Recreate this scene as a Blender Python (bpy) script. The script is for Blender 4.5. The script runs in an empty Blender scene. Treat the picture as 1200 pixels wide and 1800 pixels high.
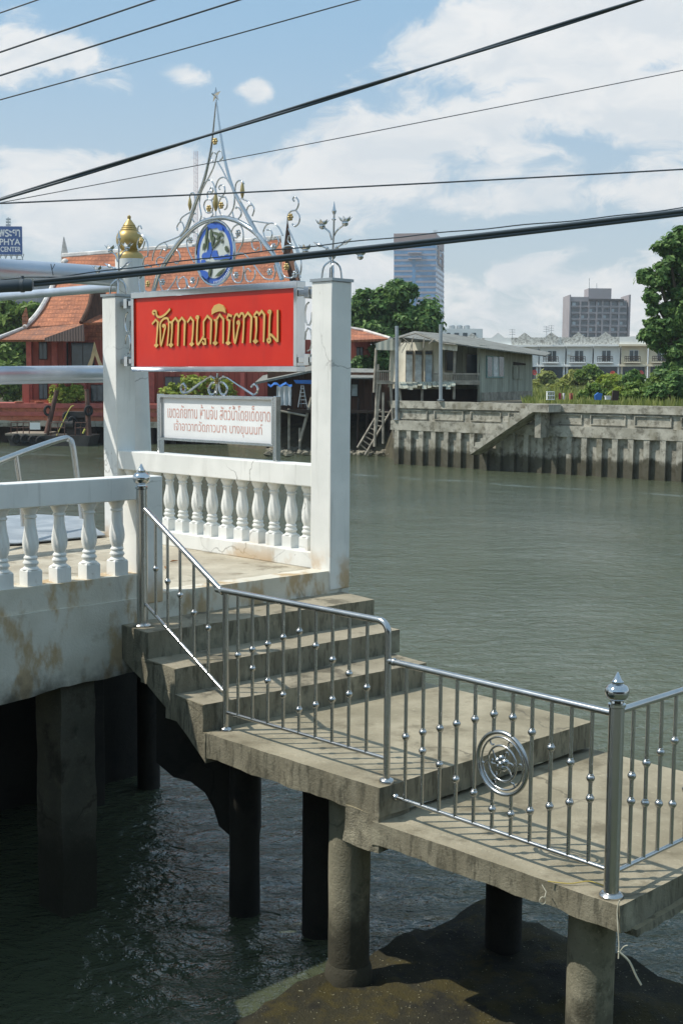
import bpy, bmesh, math, random
import numpy as np
from mathutils import Vector, noise
R = math.radians
random.seed(7)
scene = bpy.context.scene
COL = scene.collection

# ------------------------------------------------------------------ camera
CAMH = 4.0                       # eye above the water (z = 0)
FPX = 2234.575                   # focal length in pixels of the 1200 x 1800 photograph
_p, _r = R(5.892423), R(0.452674)
FW = Vector((0, math.cos(_p), -math.sin(_p)))
_rt, _up = Vector((1, 0, 0)), Vector((0, math.sin(_p), math.cos(_p)))
RT = _rt * math.cos(_r) + _up * math.sin(_r)
UP = _up * math.cos(_r) - _rt * math.sin(_r)
CAM = Vector((0, 0, CAMH))
cd = bpy.data.cameras.new('camera'); cam = bpy.data.objects.new('camera', cd); COL.objects.link(cam)
cd.sensor_fit = 'VERTICAL'; cd.sensor_height = 24; cd.lens = 24 * FPX / 1800
cd.clip_start = 0.1; cd.clip_end = 20000
from mathutils import Matrix
cam.matrix_world = Matrix(((RT.x, UP.x, -FW.x, 0), (RT.y, UP.y, -FW.y, 0), (RT.z, UP.z, -FW.z, CAMH), (0, 0, 0, 1)))
scene.camera = cam

# ------------------------------------------------------------------ light
SUNDIR = Vector((-.728, -.064, 1.0)).normalized()      # towards the sun
SUN_E, SKY_S, EXPO = 4.2, 0.10, 0.0
sd = bpy.data.lights.new('sun', 'SUN'); sd.energy = SUN_E; sd.angle = R(.5); sd.color = (1, .95, .87)
so = bpy.data.objects.new('sun', sd); COL.objects.link(so)
so.rotation_euler = SUNDIR.to_track_quat('Z', 'Y').to_euler(); so.location = (-20, -5, 40)
vs = scene.view_settings
scene.display_settings.display_device = 'sRGB'
vs.view_transform = 'Standard'; vs.look = 'None'; vs.gamma = 1; vs.use_curve_mapping = False; vs.exposure = EXPO
try:
    scene.cycles.max_bounces = 8; scene.cycles.diffuse_bounces = 3; scene.cycles.glossy_bounces = 4
    scene.cycles.transparent_max_bounces = 6; scene.cycles.caustics_reflective = False; scene.cycles.caustics_refractive = False
    scene.cycles.use_denoising = True
except Exception: pass

class NT:
    """small helper for node trees"""
    def __init__(s, tree): s.t = tree; s.n = tree.nodes; s.l = tree.links; s._pos = None
    def new(s, typ, **kw):
        n = s.n.new(typ)
        for k, v in kw.items(): setattr(n, k, v)
        return n
    def set(s, sock, v):
        if hasattr(v, 'links') or hasattr(v, 'is_linked'): s.l.new(v, sock)
        else: sock.default_value = v
    def pos(s):
        if s._pos is None: s._pos = s.new('ShaderNodeNewGeometry').outputs['Position']
        return s._pos
    def vmul(s, v, k):
        n = s.new('ShaderNodeVectorMath', operation='MULTIPLY'); s.set(n.inputs[0], v); s.set(n.inputs[1], k); return n.outputs[0]
    def vadd(s, v, k):
        n = s.new('ShaderNodeVectorMath', operation='ADD'); s.set(n.inputs[0], v); s.set(n.inputs[1], k); return n.outputs[0]
    def math(s, op, a, b=0.0, c=0.0, clamp=False):
        n = s.new('ShaderNodeMath', operation=op); n.use_clamp = clamp
        s.set(n.inputs[0], a); s.set(n.inputs[1], b); s.set(n.inputs[2], c); return n.outputs[0]
    def noise(s, scale=1.0, detail=4, rough=.55, vec=None, dist=0.0):
        n = s.new('ShaderNodeTexNoise'); s.set(n.inputs['Vector'], vec if vec is not None else s.pos())
        n.inputs['Scale'].default_value = scale; n.inputs['Detail'].default_value = detail
        n.inputs['Roughness'].default_value = rough; n.inputs['Distortion'].default_value = dist
        return n.outputs['Fac']
    def ramp(s, f, lo, hi):
        n = s.new('ShaderNodeMapRange', clamp=True); s.set(n.inputs[0], f); n.inputs[1].default_value = lo; n.inputs[2].default_value = hi
        n.interpolation_type = 'SMOOTHSTEP'
        return n.outputs[0]
    def mix(s, f, a, b, blend='MIX'):
        n = s.new('ShaderNodeMix', data_type='RGBA', blend_type=blend)
        s.set(n.inputs[0], f); s.set(n.inputs[6], col(a)); s.set(n.inputs[7], col(b)); return n.outputs[2]
    def sep(s, v):
        n = s.new('ShaderNodeSeparateXYZ'); s.set(n.inputs[0], v); return n.outputs
    def comb(s, x, y, z):
        n = s.new('ShaderNodeCombineXYZ')
        for i, q in enumerate((x, y, z)): s.set(n.inputs[i], q)
        return n.outputs[0]
    def bump(s, h, strength=.3, dist=.02):
        n = s.new('ShaderNodeBump'); n.inputs['Strength'].default_value = strength; n.inputs['Distance'].default_value = dist
        s.set(n.inputs['Height'], h); return n.outputs[0]

def col(c):
    if isinstance(c, (tuple, list)) and len(c) == 3: return (c[0], c[1], c[2], 1)
    return c
def S(r, g, b, k=1.0):
    f = lambda v: ((v / 255 + .055) / 1.055) ** 2.4 if v > 10 else v / 255 / 12.92
    return (f(r) * k, f(g) * k, f(b) * k)

# ------------------------------------------------------------------ sky
w = bpy.data.worlds.new('World'); scene.world = w; w.use_nodes = True
T = NT(w.node_tree); T.n.clear()
sky = T.new('ShaderNodeTexSky', sky_type='NISHITA'); sky.sun_disc = False
sky.sun_elevation = math.asin(SUNDIR.z); sky.sun_rotation = math.atan2(SUNDIR.x, SUNDIR.y)
sky.air_density = 1.0; sky.dust_density = 1.2; sky.ozone_density = 1.0; sky.altitude = 0
tc = T.new('ShaderNodeTexCoord').outputs['Generated']
X, Y_, Z = T.sep(tc)[0:3]
az = T.math('ARCTAN2', X, Y_); el = T.math('ARCSINE', Z)
# cloud field in azimuth / elevation, flattened towards the horizon
cv = T.comb(T.math('MULTIPLY', az, 7.0), T.math('MULTIPLY', el, 13.0), 3.7)
warp = T.new('ShaderNodeTexNoise'); warp.inputs['Scale'].default_value = 1.6; warp.inputs['Detail'].default_value = 3; T.l.new(cv, warp.inputs['Vector'])
cw = T.vadd(cv, T.vmul(T.vadd(warp.outputs['Color'], (-.5, -.5, -.5)), (.7, .5, 0)))
n1 = T.noise(1.5, 10, .62, cw)
n2 = T.noise(.5, 2, .5, T.vadd(cv, (7.3, 2.1, 5)))
den = T.math('ADD', T.math('MULTIPLY', n1, .95), T.math('MULTIPLY', n2, .2))
def cblob(px, py, sx, sy, wgt, slope=0.0):
    global den
    a = T.math('SUBTRACT', az, (px - 600) / FPX); e = T.math('SUBTRACT', el, (668 - py) / FPX)
    e = T.math('SUBTRACT', e, T.math('MULTIPLY', a, slope))
    a = T.math('DIVIDE', a, sx / FPX); e = T.math('DIVIDE', e, sy / FPX)
    q = T.math('ADD', T.math('MULTIPLY', a, a), T.math('MULTIPLY', e, e))
    g = T.math('EXPONENT', T.math('MULTIPLY', q, -1.0))
    den = T.math('ADD', den, T.math('MULTIPLY', g, wgt))
for b in ((880, 90, 230, 80, .24, .05), (1130, 50, 200, 100, .16), (760, 255, 330, 55, .26, .33), (1050, 250, 260, 60, .16), (265, 335, 140, 55, .32, .25), (50, 140, 140, 75, .22), (60, 320, 110, 42, .2),
          (1080, 360, 200, 50, .16), (600, 370, 230, 40, .1, .1), (100, 400, 190, 50, .16), (345, 165, 46, 22, .30), (448, 184, 38, 24, .34), (960, 450, 110, 22, .12, .35), (830, 375, 80, 25, .12),
          (270, 60, 260, 70, -.2, .1), (450, 120, 110, 80, -.22), (430, 265, 110, 40, -.16, .4), (190, 240, 200, 40, -.16), (900, 420, 200, 26, -.14, .1), (560, 40, 60, 60, -.16), (1130, 150, 100, 20, -.12, .3), (900, 175, 120, 14, -.1, .1), (1000, 490, 200, 40, .1), (690, 480, 120, 40, .1), (700, 560, 900, 70, .08)):
    cblob(*b)
mask = T.ramp(den, .575, .735)
shade = T.noise(1.9, 6, .6, T.vadd(cw, (.3, -.45, 0)))
thick = T.ramp(den, .72, .98)
ccol = T.mix(T.ramp(shade, .36, .64), (8.0, 8.4, 8.7), (9.9, 9.8, 9.6))
ccol = T.mix(T.math('MULTIPLY', thick, .35), ccol, (7.7, 8.0, 8.3))
# humid sky: bluer overhead, milky towards the horizon
low = T.ramp(el, .30, .04)
veil = T.mix(.72, sky.outputs[0], T.mix(low, (3.5, 6.1, 8.6), (6.8, 7.9, 8.5)))
cfin = T.mix(T.math('MULTIPLY', mask, .95), veil, ccol)
bg = T.new('ShaderNodeBackground'); T.l.new(cfin, bg.inputs[0]); bg.inputs[1].default_value = SKY_S
T.l.new(bg.outputs[0], T.new('ShaderNodeOutputWorld').inputs[0])

# ------------------------------------------------------------------ pixel -> world helpers (measured from the photograph)
def ray(x, y): return FW + RT * ((x - 600) / FPX) - UP * ((y - 900) / FPX)
def atz(x, y, z): d = ray(x, y); return CAM + d * ((z - CAMH) / d.z)
def aty(x, y, Yd): d = ray(x, y); return CAM + d * (Yd / d.y)
def onpl(x, y, p0, n): d = ray(x, y); return CAM + d * ((p0 - CAM).dot(n) / d.dot(n))
U3 = Vector((-.70711, .70711, 0)); V3 = Vector((.70711, .70711, 0)); ORG = Vector((1.382, 6.221, 0))
ZU = Vector((0, 0, 1))
def uvz(u, v, z): return ORG + U3 * u + V3 * v + ZU * z
def onv(x, y, v): return onpl(x, y, ORG + V3 * v, V3)
def onu(x, y, u): return onpl(x, y, ORG + U3 * u, U3)

# ------------------------------------------------------------------ mesh builder
def crom(pts, n=6, closed=False):
    pts = [Vector(p) for p in pts]
    if len(pts) < 3: return pts
    out = []; N = len(pts)
    for i in range(N if closed else N - 1):
        g = (lambda k: pts[k % N]) if closed else (lambda k: pts[max(0, min(N - 1, k))])
        p0, p1, p2, p3 = g(i - 1), g(i), g(i + 1), g(i + 2)
        for k in range(n):
            t = k / n
            out.append(.5 * ((2 * p1) + (p2 - p0) * t + (2 * p0 - 5 * p1 + 4 * p2 - p3) * t * t + (3 * p1 - p0 - 3 * p2 + p3) * t ** 3))
    if not closed: out.append(pts[-1])
    return out

class MB:
    def __init__(s): s.v = []; s.f = []; s.sm = []; s.mi = []; s.cur = 0
    def add(s, vs, fs, smooth=False):
        b = len(s.v); s.v += [Vector(q) for q in vs]
        for f in fs: s.f.append(tuple(b + i for i in f)); s.sm.append(smooth); s.mi.append(s.cur)
        return s
    def hexa(s, p):           # 4 bottom, 4 top
        return s.add(p, [(3, 2, 1, 0), (4, 5, 6, 7), (0, 1, 5, 4), (1, 2, 6, 5), (2, 3, 7, 6), (3, 0, 4, 7)])
    def obox(s, o, a, b, c):
        o, a, b, c = Vector(o), Vector(a), Vector(b), Vector(c)
        if a.cross(b).dot(c) < 0: a, b = b, a
        return s.hexa([o, o + a, o + a + b, o + b, o + c, o + a + c, o + a + b + c, o + b + c])
    def box(s, x0, y0, z0, x1, y1, z1): return s.obox((x0, y0, z0), (x1 - x0, 0, 0), (0, y1 - y0, 0), (0, 0, z1 - z0))
    def ubox(s, u0, u1, v0, v1, z0, z1): return s.obox(uvz(u0, v0, z0), U3 * (u1 - u0), V3 * (v1 - v0), ZU * (z1 - z0))
    def pbox(s, x0, y0, x1, y1, Yd, t):        # box whose front covers this part of the far scene, t metres deep
        a = aty(x0, y1, Yd); b = aty(x1, y0, Yd); return s.box(a.x, Yd, a.z, b.x, Yd + t, b.z)
    def prism(s, poly, ext):
        poly = [Vector(p) for p in poly]; ext = Vector(ext); n = len(poly)
        nr = Vector((0, 0, 0))
        for i in range(n): nr += poly[i].cross(poly[(i + 1) % n])
        if nr.dot(ext) > 0: poly = poly[::-1]
        fs = [tuple(range(n)), tuple(range(2 * n - 1, n - 1, -1))]
        fs += [((i + 1) % n, i, i + n, (i + 1) % n + n) for i in range(n)]
        return s.add(poly + [p + ext for p in poly], fs)
    def tube(s, pts, r, seg=8, closed=False, radii=None):
        pts = [Vector(p) for p in pts]; n = len(pts)
        if n < 2: return s
        vs, fs = [], []; prev = None
        for i, p in enumerate(pts):
            if closed: t = pts[(i + 1) % n] - pts[i - 1]
            else: t = pts[min(n - 1, i + 1)] - pts[max(0, i - 1)]
            if t.length < 1e-9: t = Vector((0, 0, 1))
            t.normalize()
            if prev is None:
                a = Vector((0, 0, 1)) if abs(t.z) < .9 else Vector((1, 0, 0))
                x = t.cross(a).normalized()
            else: x = (prev - t * prev.dot(t)).normalized()
            prev = x; y = t.cross(x); rr = radii[i] if radii else r
            for k in range(seg):
                a = 2 * math.pi * k / seg; vs.append(p + (x * math.cos(a) + y * math.sin(a)) * rr)
        for i in range(n if closed else n - 1):
            j = (i + 1) % n
            for k in range(seg):
                l = (k + 1) % seg; fs.append((i * seg + k, i * seg + l, j * seg + l, j * seg + k))
        s.add(vs, fs, True)
        if not closed:
            b = len(s.v) - len(vs)
            s.f.append(tuple(b + k for k in range(seg - 1, -1, -1))); s.sm.append(False); s.mi.append(s.cur)
            s.f.append(tuple(b + (n - 1) * seg + k for k in range(seg))); s.sm.append(False); s.mi.append(s.cur)
        return s
    def lathe(s, c, prof, seg=16, fn=None, axis=None):
        c = Vector(c); vs, fs = [], []; n = len(prof)
        az_ = Vector(axis).normalized() if axis else ZU
        ax = az_.orthogonal().normalized() if axis else Vector((1, 0, 0)); ay = az_.cross(ax)
        for (r, z) in prof:
            for k in range(seg):
                a = 2 * math.pi * k / seg; rr = r * (fn(a, z) if fn else 1)
                vs.append(c + (ax * math.cos(a) + ay * math.sin(a)) * rr + az_ * z)
        for i in range(n - 1):
            for k in range(seg):
                l = (k + 1) % seg; fs.append((i * seg + k, i * seg + l, (i + 1) * seg + l, (i + 1) * seg + k))
        s.add(vs, fs, True); b = len(s.v) - len(vs)
        s.f.append(tuple(b + k for k in range(seg - 1, -1, -1))); s.sm.append(False); s.mi.append(s.cur)
        s.f.append(tuple(b + (n - 1) * seg + k for k in range(seg))); s.sm.append(False); s.mi.append(s.cur)
        return s
    def ball(s, c, r, seg=10, sq=(1, 1, 1)):
        prof = [(max(1e-4, math.sin(math.pi * i / 6)), -math.cos(math.pi * i / 6)) for i in range(7)]
        m = MB().lathe((0, 0, 0), prof, seg); c = Vector(c)
        return s.add([c + Vector((q.x * r * sq[0], q.y * r * sq[1], q.z * r * sq[2])) for q in m.v], m.f, True)
    def grid(s, p8, step, disp=None):
        """hexahedron with gridded faces (4 bottom, 4 top corners); disp(p, fz) moves each vertex, fz 0 bottom 1 top"""
        p8 = [Vector(p) for p in p8]
        na = max(1, int((p8[1] - p8[0]).length / step)); nb = max(1, int((p8[3] - p8[0]).length / step)); nc = max(1, int((p8[4] - p8[0]).length / step))
        idx = {}; vs = []; fs = []
        def vid(i, j, k):
            key = (i, j, k)
            if key in idx: return idx[key]
            a, b, c = i / na, j / nb, k / nc
            lo = (p8[0] * (1 - a) + p8[1] * a) * (1 - b) + (p8[3] * (1 - a) + p8[2] * a) * b
            hi = (p8[4] * (1 - a) + p8[5] * a) * (1 - b) + (p8[7] * (1 - a) + p8[6] * a) * b
            p = lo * (1 - c) + hi * c
            if disp: p = disp(p, c)
            idx[key] = len(vs); vs.append(p); return idx[key]
        for i in range(na):
            for j in range(nb):
                fs.append((vid(i, j + 1, 0), vid(i + 1, j + 1, 0), vid(i + 1, j, 0), vid(i, j, 0)))
                fs.append((vid(i, j, nc), vid(i + 1, j, nc), vid(i + 1, j + 1, nc), vid(i, j + 1, nc)))
        for k in range(nc):
            for i in range(na):
                fs.append((vid(i, 0, k), vid(i + 1, 0, k), vid(i + 1, 0, k + 1), vid(i, 0, k + 1)))
                fs.append((vid(i + 1, nb, k), vid(i, nb, k), vid(i, nb, k + 1), vid(i + 1, nb, k + 1)))
            for j in range(nb):
                fs.append((vid(0, j + 1, k), vid(0, j, k), vid(0, j, k + 1), vid(0, j + 1, k + 1)))
                fs.append((vid(na, j, k), vid(na, j + 1, k), vid(na, j + 1, k + 1), vid(na, j, k + 1)))
        # keep outward winding whatever the handedness of the corners
        if (p8[1] - p8[0]).cross(p8[3] - p8[0]).dot(p8[4] - p8[0]) < 0: fs = [f[::-1] for f in fs]
        return s.add(vs, fs, True)
    def build(s, name, mat, parent=None, bevel=0, sharp=40, origin=None):
        off = Vector((0, 0, 0))
        q = parent
        while q is not None: off += q.location; q = q.parent
        if origin is not None: off = off + Vector(origin) if parent is None else off
        me = bpy.data.meshes.new(name)
        me.from_pydata([tuple(v - off) for v in s.v], [], s.f)
        me.polygons.foreach_set('use_smooth', s.sm); me.polygons.foreach_set('material_index', s.mi)
        for m in (mat if isinstance(mat, (list, tuple)) else [mat]): me.materials.append(m)
        if any(s.sm) and sharp: me.set_sharp_from_angle(angle=R(sharp))
        me.update()
        o = bpy.data.objects.new(name, me); COL.objects.link(o)
        if parent is not None: o.parent = parent
        elif origin is not None: o.location = origin
        if bevel:
            b = o.modifiers.new('bevel', 'BEVEL'); b.width = bevel; b.segments = 2; b.limit_method = 'ANGLE'; b.angle_limit = R(50)
        return o

def tag(o, label=None, cat=None, group=None, kind=None):
    if label: o['label'] = label
    if cat: o['category'] = cat
    if group: o['group'] = group
    if kind: o['kind'] = kind
    return o
def thing(name, label, cat, loc=(0, 0, 0), group=None):
    o = bpy.data.objects.new(name, None); o.empty_display_size = .2; COL.objects.link(o); o.location = loc
    return tag(o, label, cat, group)

# ------------------------------------------------------------------ materials
def newmat(name):
    m = bpy.data.materials.new(name); m.use_nodes = True; t = NT(m.node_tree); t.n.clear()
    b = t.new('ShaderNodeBsdfPrincipled'); o = t.new('ShaderNodeOutputMaterial'); t.l.new(b.outputs[0], o.inputs[0])
    return m, t, b
def plain(name, c, rough=.6, metal=0, var=.15, scale=3, bump=0, bscale=30, spec=None):
    m, t, b = newmat(name)
    n = t.noise(scale, 5)
    lo = tuple(v * (1 - var) for v in c); hi = tuple(min(1, v * (1 + var)) for v in c)
    t.l.new(t.mix(t.ramp(n, .3, .7), lo, hi), b.inputs['Base Color'])
    b.inputs['Metallic'].default_value = metal
    t.l.new(t.math('ADD', t.math('MULTIPLY', t.noise(scale * 3, 3), .16), rough - .08), b.inputs['Roughness'])
    if spec is not None: b.inputs['Specular IOR Level'].default_value = spec
    if bump: t.l.new(t.bump(t.noise(bscale, 5), bump, .01), b.inputs['Normal'])
    return m
def crack(t, scale=1.0, w=.012, seed=(3, 8, 1)):
    p = t.vadd(t.pos(), seed)
    wv = t.new('ShaderNodeTexNoise'); wv.inputs['Scale'].default_value = 2.5; wv.inputs['Detail'].default_value = 5; t.l.new(p, wv.inputs['Vector'])
    v = t.new('ShaderNodeTexVoronoi', feature='DISTANCE_TO_EDGE'); v.inputs['Scale'].default_value = scale
    t.l.new(t.vadd(p, t.vmul(wv.outputs['Color'], (.5, .5, .5))), v.inputs['Vector'])
    return t.math('MULTIPLY', t.ramp(v.outputs['Distance'], w, w * .2), t.ramp(t.noise(.9, 3, .5, p), .5, .62))
def concrete(name, c1, c2, dark, rough=.88, dk=(.52, .66), bump=.5, extra=None, speck=True, side=None):
    m, t, b = newmat(name)
    n = t.noise(1.7, 7, .6); c = t.mix(t.ramp(n, .35, .66), c1, c2)
    c = t.mix(t.math('MULTIPLY', t.ramp(t.noise(3.1, 8, .65, t.vadd(t.pos(), (5, 9, 2))), *dk), .8), c, dark)
    if speck:
        c = t.mix(t.math('MULTIPLY', t.ramp(t.noise(55, 3, .7), .55, .75), .45), c, tuple(v * .45 for v in c1))
        c = t.mix(t.math('MULTIPLY', t.ramp(t.noise(24, 4, .7), .58, .7), .35), c, tuple(min(1, v * 1.5) for v in c2))
    c = t.mix(t.math('MULTIPLY', crack(t, .8), .7), c, tuple(v * .4 for v in c1))
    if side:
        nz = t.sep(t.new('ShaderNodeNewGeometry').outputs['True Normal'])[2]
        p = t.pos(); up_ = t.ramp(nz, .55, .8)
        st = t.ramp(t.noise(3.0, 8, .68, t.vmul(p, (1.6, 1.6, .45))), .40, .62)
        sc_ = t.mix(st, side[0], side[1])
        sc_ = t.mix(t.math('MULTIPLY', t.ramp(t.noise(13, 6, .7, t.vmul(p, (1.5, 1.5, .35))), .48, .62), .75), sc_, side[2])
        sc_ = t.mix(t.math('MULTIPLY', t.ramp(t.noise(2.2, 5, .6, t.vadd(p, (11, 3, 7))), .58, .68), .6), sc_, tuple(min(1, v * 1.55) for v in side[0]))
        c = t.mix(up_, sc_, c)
    if extra: c = extra(t, c)
    t.l.new(c, b.inputs['Base Color']); b.inputs['Roughness'].default_value = rough
    h = t.math('ADD', t.noise(60, 4, .7), t.math('MULTIPLY', t.noise(9, 5), 1.3))
    t.l.new(t.bump(h, bump, .012), b.inputs['Normal'])
    return m
def ochre(t, c):
    c = t.mix(t.math('MULTIPLY', t.ramp(t.noise(2.6, 6, .6, t.vmul(t.vadd(t.pos(), (3, 1, 0)), (1.7, 1.7, .8))), .49, .62), .8), c, S(180, 150, 104))
    z = t.sep(t.pos())[2]
    grime = t.ramp(t.math('ADD', z, t.math('MULTIPLY', t.noise(4, 6, .65), .5)), 2.2, 1.92)
    return t.mix(t.math('MULTIPLY', grime, .9), c, S(70, 66, 56))
def tide(t, c):       # algae line of the river on wet concrete
    z = t.sep(t.pos())[2]
    wet = t.ramp(t.math('ADD', z, t.math('MULTIPLY', t.noise(3, 6, .6), .7)), 1.15, .75)
    return t.mix(t.math('MULTIPLY', wet, .9), c, S(52, 50, 38))
M = {}
M['deck'] = concrete('deck_concrete', S(168, 158, 138), S(196, 188, 168), S(128, 118, 98), side=(S(60,56,48), S(44,42,36), S(28,27,23)))  # sides and underside near-black: under-pier shade put into the colour
M['landing'] = concrete('landing_concrete', S(140, 131, 108), S(168, 158, 134), S(110, 101, 80), dk=(.5,.68), side=(S(142, 136, 116), S(122, 116, 97), S(82, 79, 65)))
M['side'] = concrete('worn_concrete', S(122, 113, 88), S(150, 140, 112), S(72, 68, 52), bump=.9, side=(S(142, 136, 116), S(122, 116, 97), S(82, 79, 65)))
M['step'] = concrete('step_concrete', S(140, 131, 110), S(164, 154, 132), S(90, 84, 68), dk=(.5, .62), side=(S(142, 136, 116), S(122, 116, 97), S(82, 79, 65)))
M['pile'] = concrete('pile_concrete', S(130, 126, 106), S(160, 154, 132), S(76, 74, 60), extra=tide)
M['darkpile'] = concrete('shaded_wet_pile_concrete', S(30, 29, 25), S(42, 40, 34), S(18, 18, 15))  # wet concrete darkened further: the shade under the pier is in this colour
M['sidepile'] = concrete('grey_pile_concrete', S(88, 86, 74), S(112, 106, 90), S(52, 50, 42), bump=1.0, extra=tide)
M['plaster'] = concrete('stained_plaster', S(208, 202, 184), S(222, 216, 200), S(166, 154, 128), dk=(.56, .72), bump=.3, extra=ochre, speck=False)
def whitemat(name, stain=True):
    m, t, b = newmat(name)
    c = t.mix(t.ramp(t.noise(2.2, 6), .35, .7), S(226, 226, 220), S(240, 239, 233))
    c = t.mix(t.math('MULTIPLY', t.ramp(t.noise(1.1, 6, .6, t.vmul(t.pos(), (2.2, 2.2, .5))), .56, .75), .35), c, S(178, 176, 168))
    c = t.mix(t.math('MULTIPLY', t.ramp(t.noise(9, 7, .7), .64, .72), .6), c, S(150, 142, 126))
    c = t.mix(t.math('MULTIPLY', t.ramp(t.noise(5, 7, .65, t.vmul(t.pos(), (3, 3, .22))), .55, .72), .3), c, S(150, 148, 138))
    c = t.mix(t.math('MULTIPLY', crack(t, 1.3), .5), c, S(96, 92, 84))
    if stain:
        z = t.sep(t.pos())[2]
        low = t.math('MULTIPLY', t.ramp(z, 2.62, 2.3), t.ramp(t.noise(2.3, 6, .6), .45, .6))
        c = t.mix(t.math('MULTIPLY', low, .8), c, S(188, 150, 92))
    t.l.new(c, b.inputs['Base Color']); b.inputs['Roughness'].default_value = .62
    t.l.new(t.bump(t.math('ADD', t.noise(90, 3), t.math('MULTIPLY', t.noise(7, 4), 2)), .12, .006), b.inputs['Normal'])
    return m
M['white'] = whitemat('white_masonry_paint')
def steelmat(name, c, rough, k=.12):
    m, t, b = newmat(name)
    n = t.noise(6, 6, .6, t.vmul(t.pos(), (1, 1, .25)))
    t.l.new(t.mix(t.ramp(n, .3, .7), tuple(v * .86 for v in c), c), b.inputs['Base Color'])
    b.inputs['Metallic'].default_value = 1
    t.l.new(t.math('ADD', t.math('MULTIPLY', t.noise(14, 6, .7), k), rough), b.inputs['Roughness'])
    return m
M['steel'] = steelmat('stainless_steel', (.56, .56, .545), .16, .16)
M['chrome'] = steelmat('polished_steel', (.62, .63, .63), .04, .1)
M['silver'] = plain('silver_pipe_paint', S(188, 196, 206), .34, .55, .08)
M['galv'] = plain('galvanised_steel', S(168, 174, 176), .45, .7, .12)
M['gold'] = plain('gold_paint', S(184, 158, 100), .4, .6, .15)
M['dullgold'] = plain('old_gold_paint', S(186, 164, 112), .36, .7, .2, 6)
M['letter'] = plain('letter_gold', S(212, 176, 104), .5, 0, .1)
M['letteredge'] = plain('letter_side', S(150, 108, 52), .5, 0, .1)
M['cable'] = plain('black_cable', S(84, 92, 97), .42, 0, .15)
M['string'] = plain('pale_string', S(206, 200, 178), .8)
def redmat():
    m, t, b = newmat('red_sign_paint')
    c = t.mix(t.ramp(t.noise(1.3, 5), .35, .7), S(200, 32, 12), S(216, 48, 22))
    sc = t.ramp(t.noise(2.4, 8, .75, t.vmul(t.pos(), (3.5, 3.5, 11))), .70, .73)
    c = t.mix(sc, c, S(226, 170, 150))
    c = t.mix(t.math('MULTIPLY', t.ramp(t.noise(3, 7, .65, t.vmul(t.pos(), (2.5, 2.5, .5))), .5, .75), .28), c, S(150, 52, 40))
    c = t.mix(t.math('MULTIPLY', t.ramp(t.noise(6, 6, .7), .62, .74), .3), c, S(214, 120, 96))
    t.l.new(c, b.inputs['Base Color']); b.inputs['Roughness'].default_value = .32
    return m
M['red'] = redmat()
M['notice'] = plain('notice_white', S(240, 241, 240), .35, 0, .03)
M['noticetext'] = plain('faded_red_ink', S(214, 166, 154), .5, 0, .06)
M['blue'] = plain('emblem_blue', S(58, 98, 182), .35, 0, .12)
M['emblem_pale'] = plain('emblem_pale', S(205, 210, 205), .2, .3, .06)
M['emblem_green'] = plain('emblem_green', S(84, 96, 72), .4, 0, .2)
M['inklight'] = plain('pale_lettering', S(225, 230, 238), .4, 0, .03)

# ================================================================== STRUCTURE: river, ground
def water_mat():
    m, t, b = newmat('river_water')
    p = t.pos()
    n = t.noise(.05, 4, .5, p)
    streak = t.ramp(t.noise(.035, 4, .6, t.vmul(p, (.35, 1.6, 1))), .56, .68)
    c = t.mix(t.ramp(n, .35, .65), S(78, 85, 66), S(88, 95, 74))
    wa, wb_ = Vector((.4, 54.5, 0)), Vector((12.2, 45.3, 0)); wn = Vector((-(wb_ - wa).y, (wb_ - wa).x, 0)).normalized()
    dd = t.new('ShaderNodeVectorMath', operation='DOT_PRODUCT'); t.l.new(t.vadd(p, tuple(-wa)), dd.inputs[0]); dd.inputs[1].default_value = wn
    wob = t.math('ADD', dd.outputs['Value'], t.math('MULTIPLY', t.math('SUBTRACT', t.noise(.25, 3, .5, p), .5), 2.5))
    wk = t.math('MULTIPLY', t.ramp(t.math('ABSOLUTE', wob), .55, .1), t.ramp(t.noise(.8, 5, .65, p), .42, .6))
    c = t.mix(t.math('MULTIPLY', wk, .38), c, S(150, 165, 165))  # pale boat wake: foam and its sky reflection mixed into the base colour
    t.l.new(c, b.inputs['Base Color'])
    b.inputs['IOR'].default_value = 1.33; b.inputs['Roughness'].default_value = .07
    b.inputs['Specular IOR Level'].default_value = .85
    w1 = t.noise(3.2, 5, .6, t.vmul(p, (.8, 1.0, 1)), .8)
    w2 = t.noise(.7, 3, .5, t.vmul(p, (.75, 1.0, 1)), .5)
    w3 = t.noise(11, 3, .5, t.vmul(p, (.8, 1.0, 1)), .4)
    h = t.math('ADD', t.math('ADD', t.math('MULTIPLY', w1, .12), t.math('MULTIPLY', w2, .13)), t.math('MULTIPLY', w3, .05))
    amp = t.math('ADD', .55, t.math('MULTIPLY', t.ramp(t.noise(.11, 3, .5, p), .3, .7), .9))
    nb = t.new('ShaderNodeBump'); nb.inputs['Distance'].default_value = 1.0; nb.inputs['Strength'].default_value = .6
    t.l.new(t.math('MULTIPLY', h, amp), nb.inputs['Height']); t.l.new(nb.outputs[0], b.inputs['Normal'])
    return m
wm = MB(); wm.add([(-400, -60, 0), (400, -60, 0), (400, 120, 0), (-400, 120, 0)], [(0, 1, 2, 3)])
tag(wm.build('river_water', water_mat()), kind='structure', label='greenish brown river with small ripples')
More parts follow.
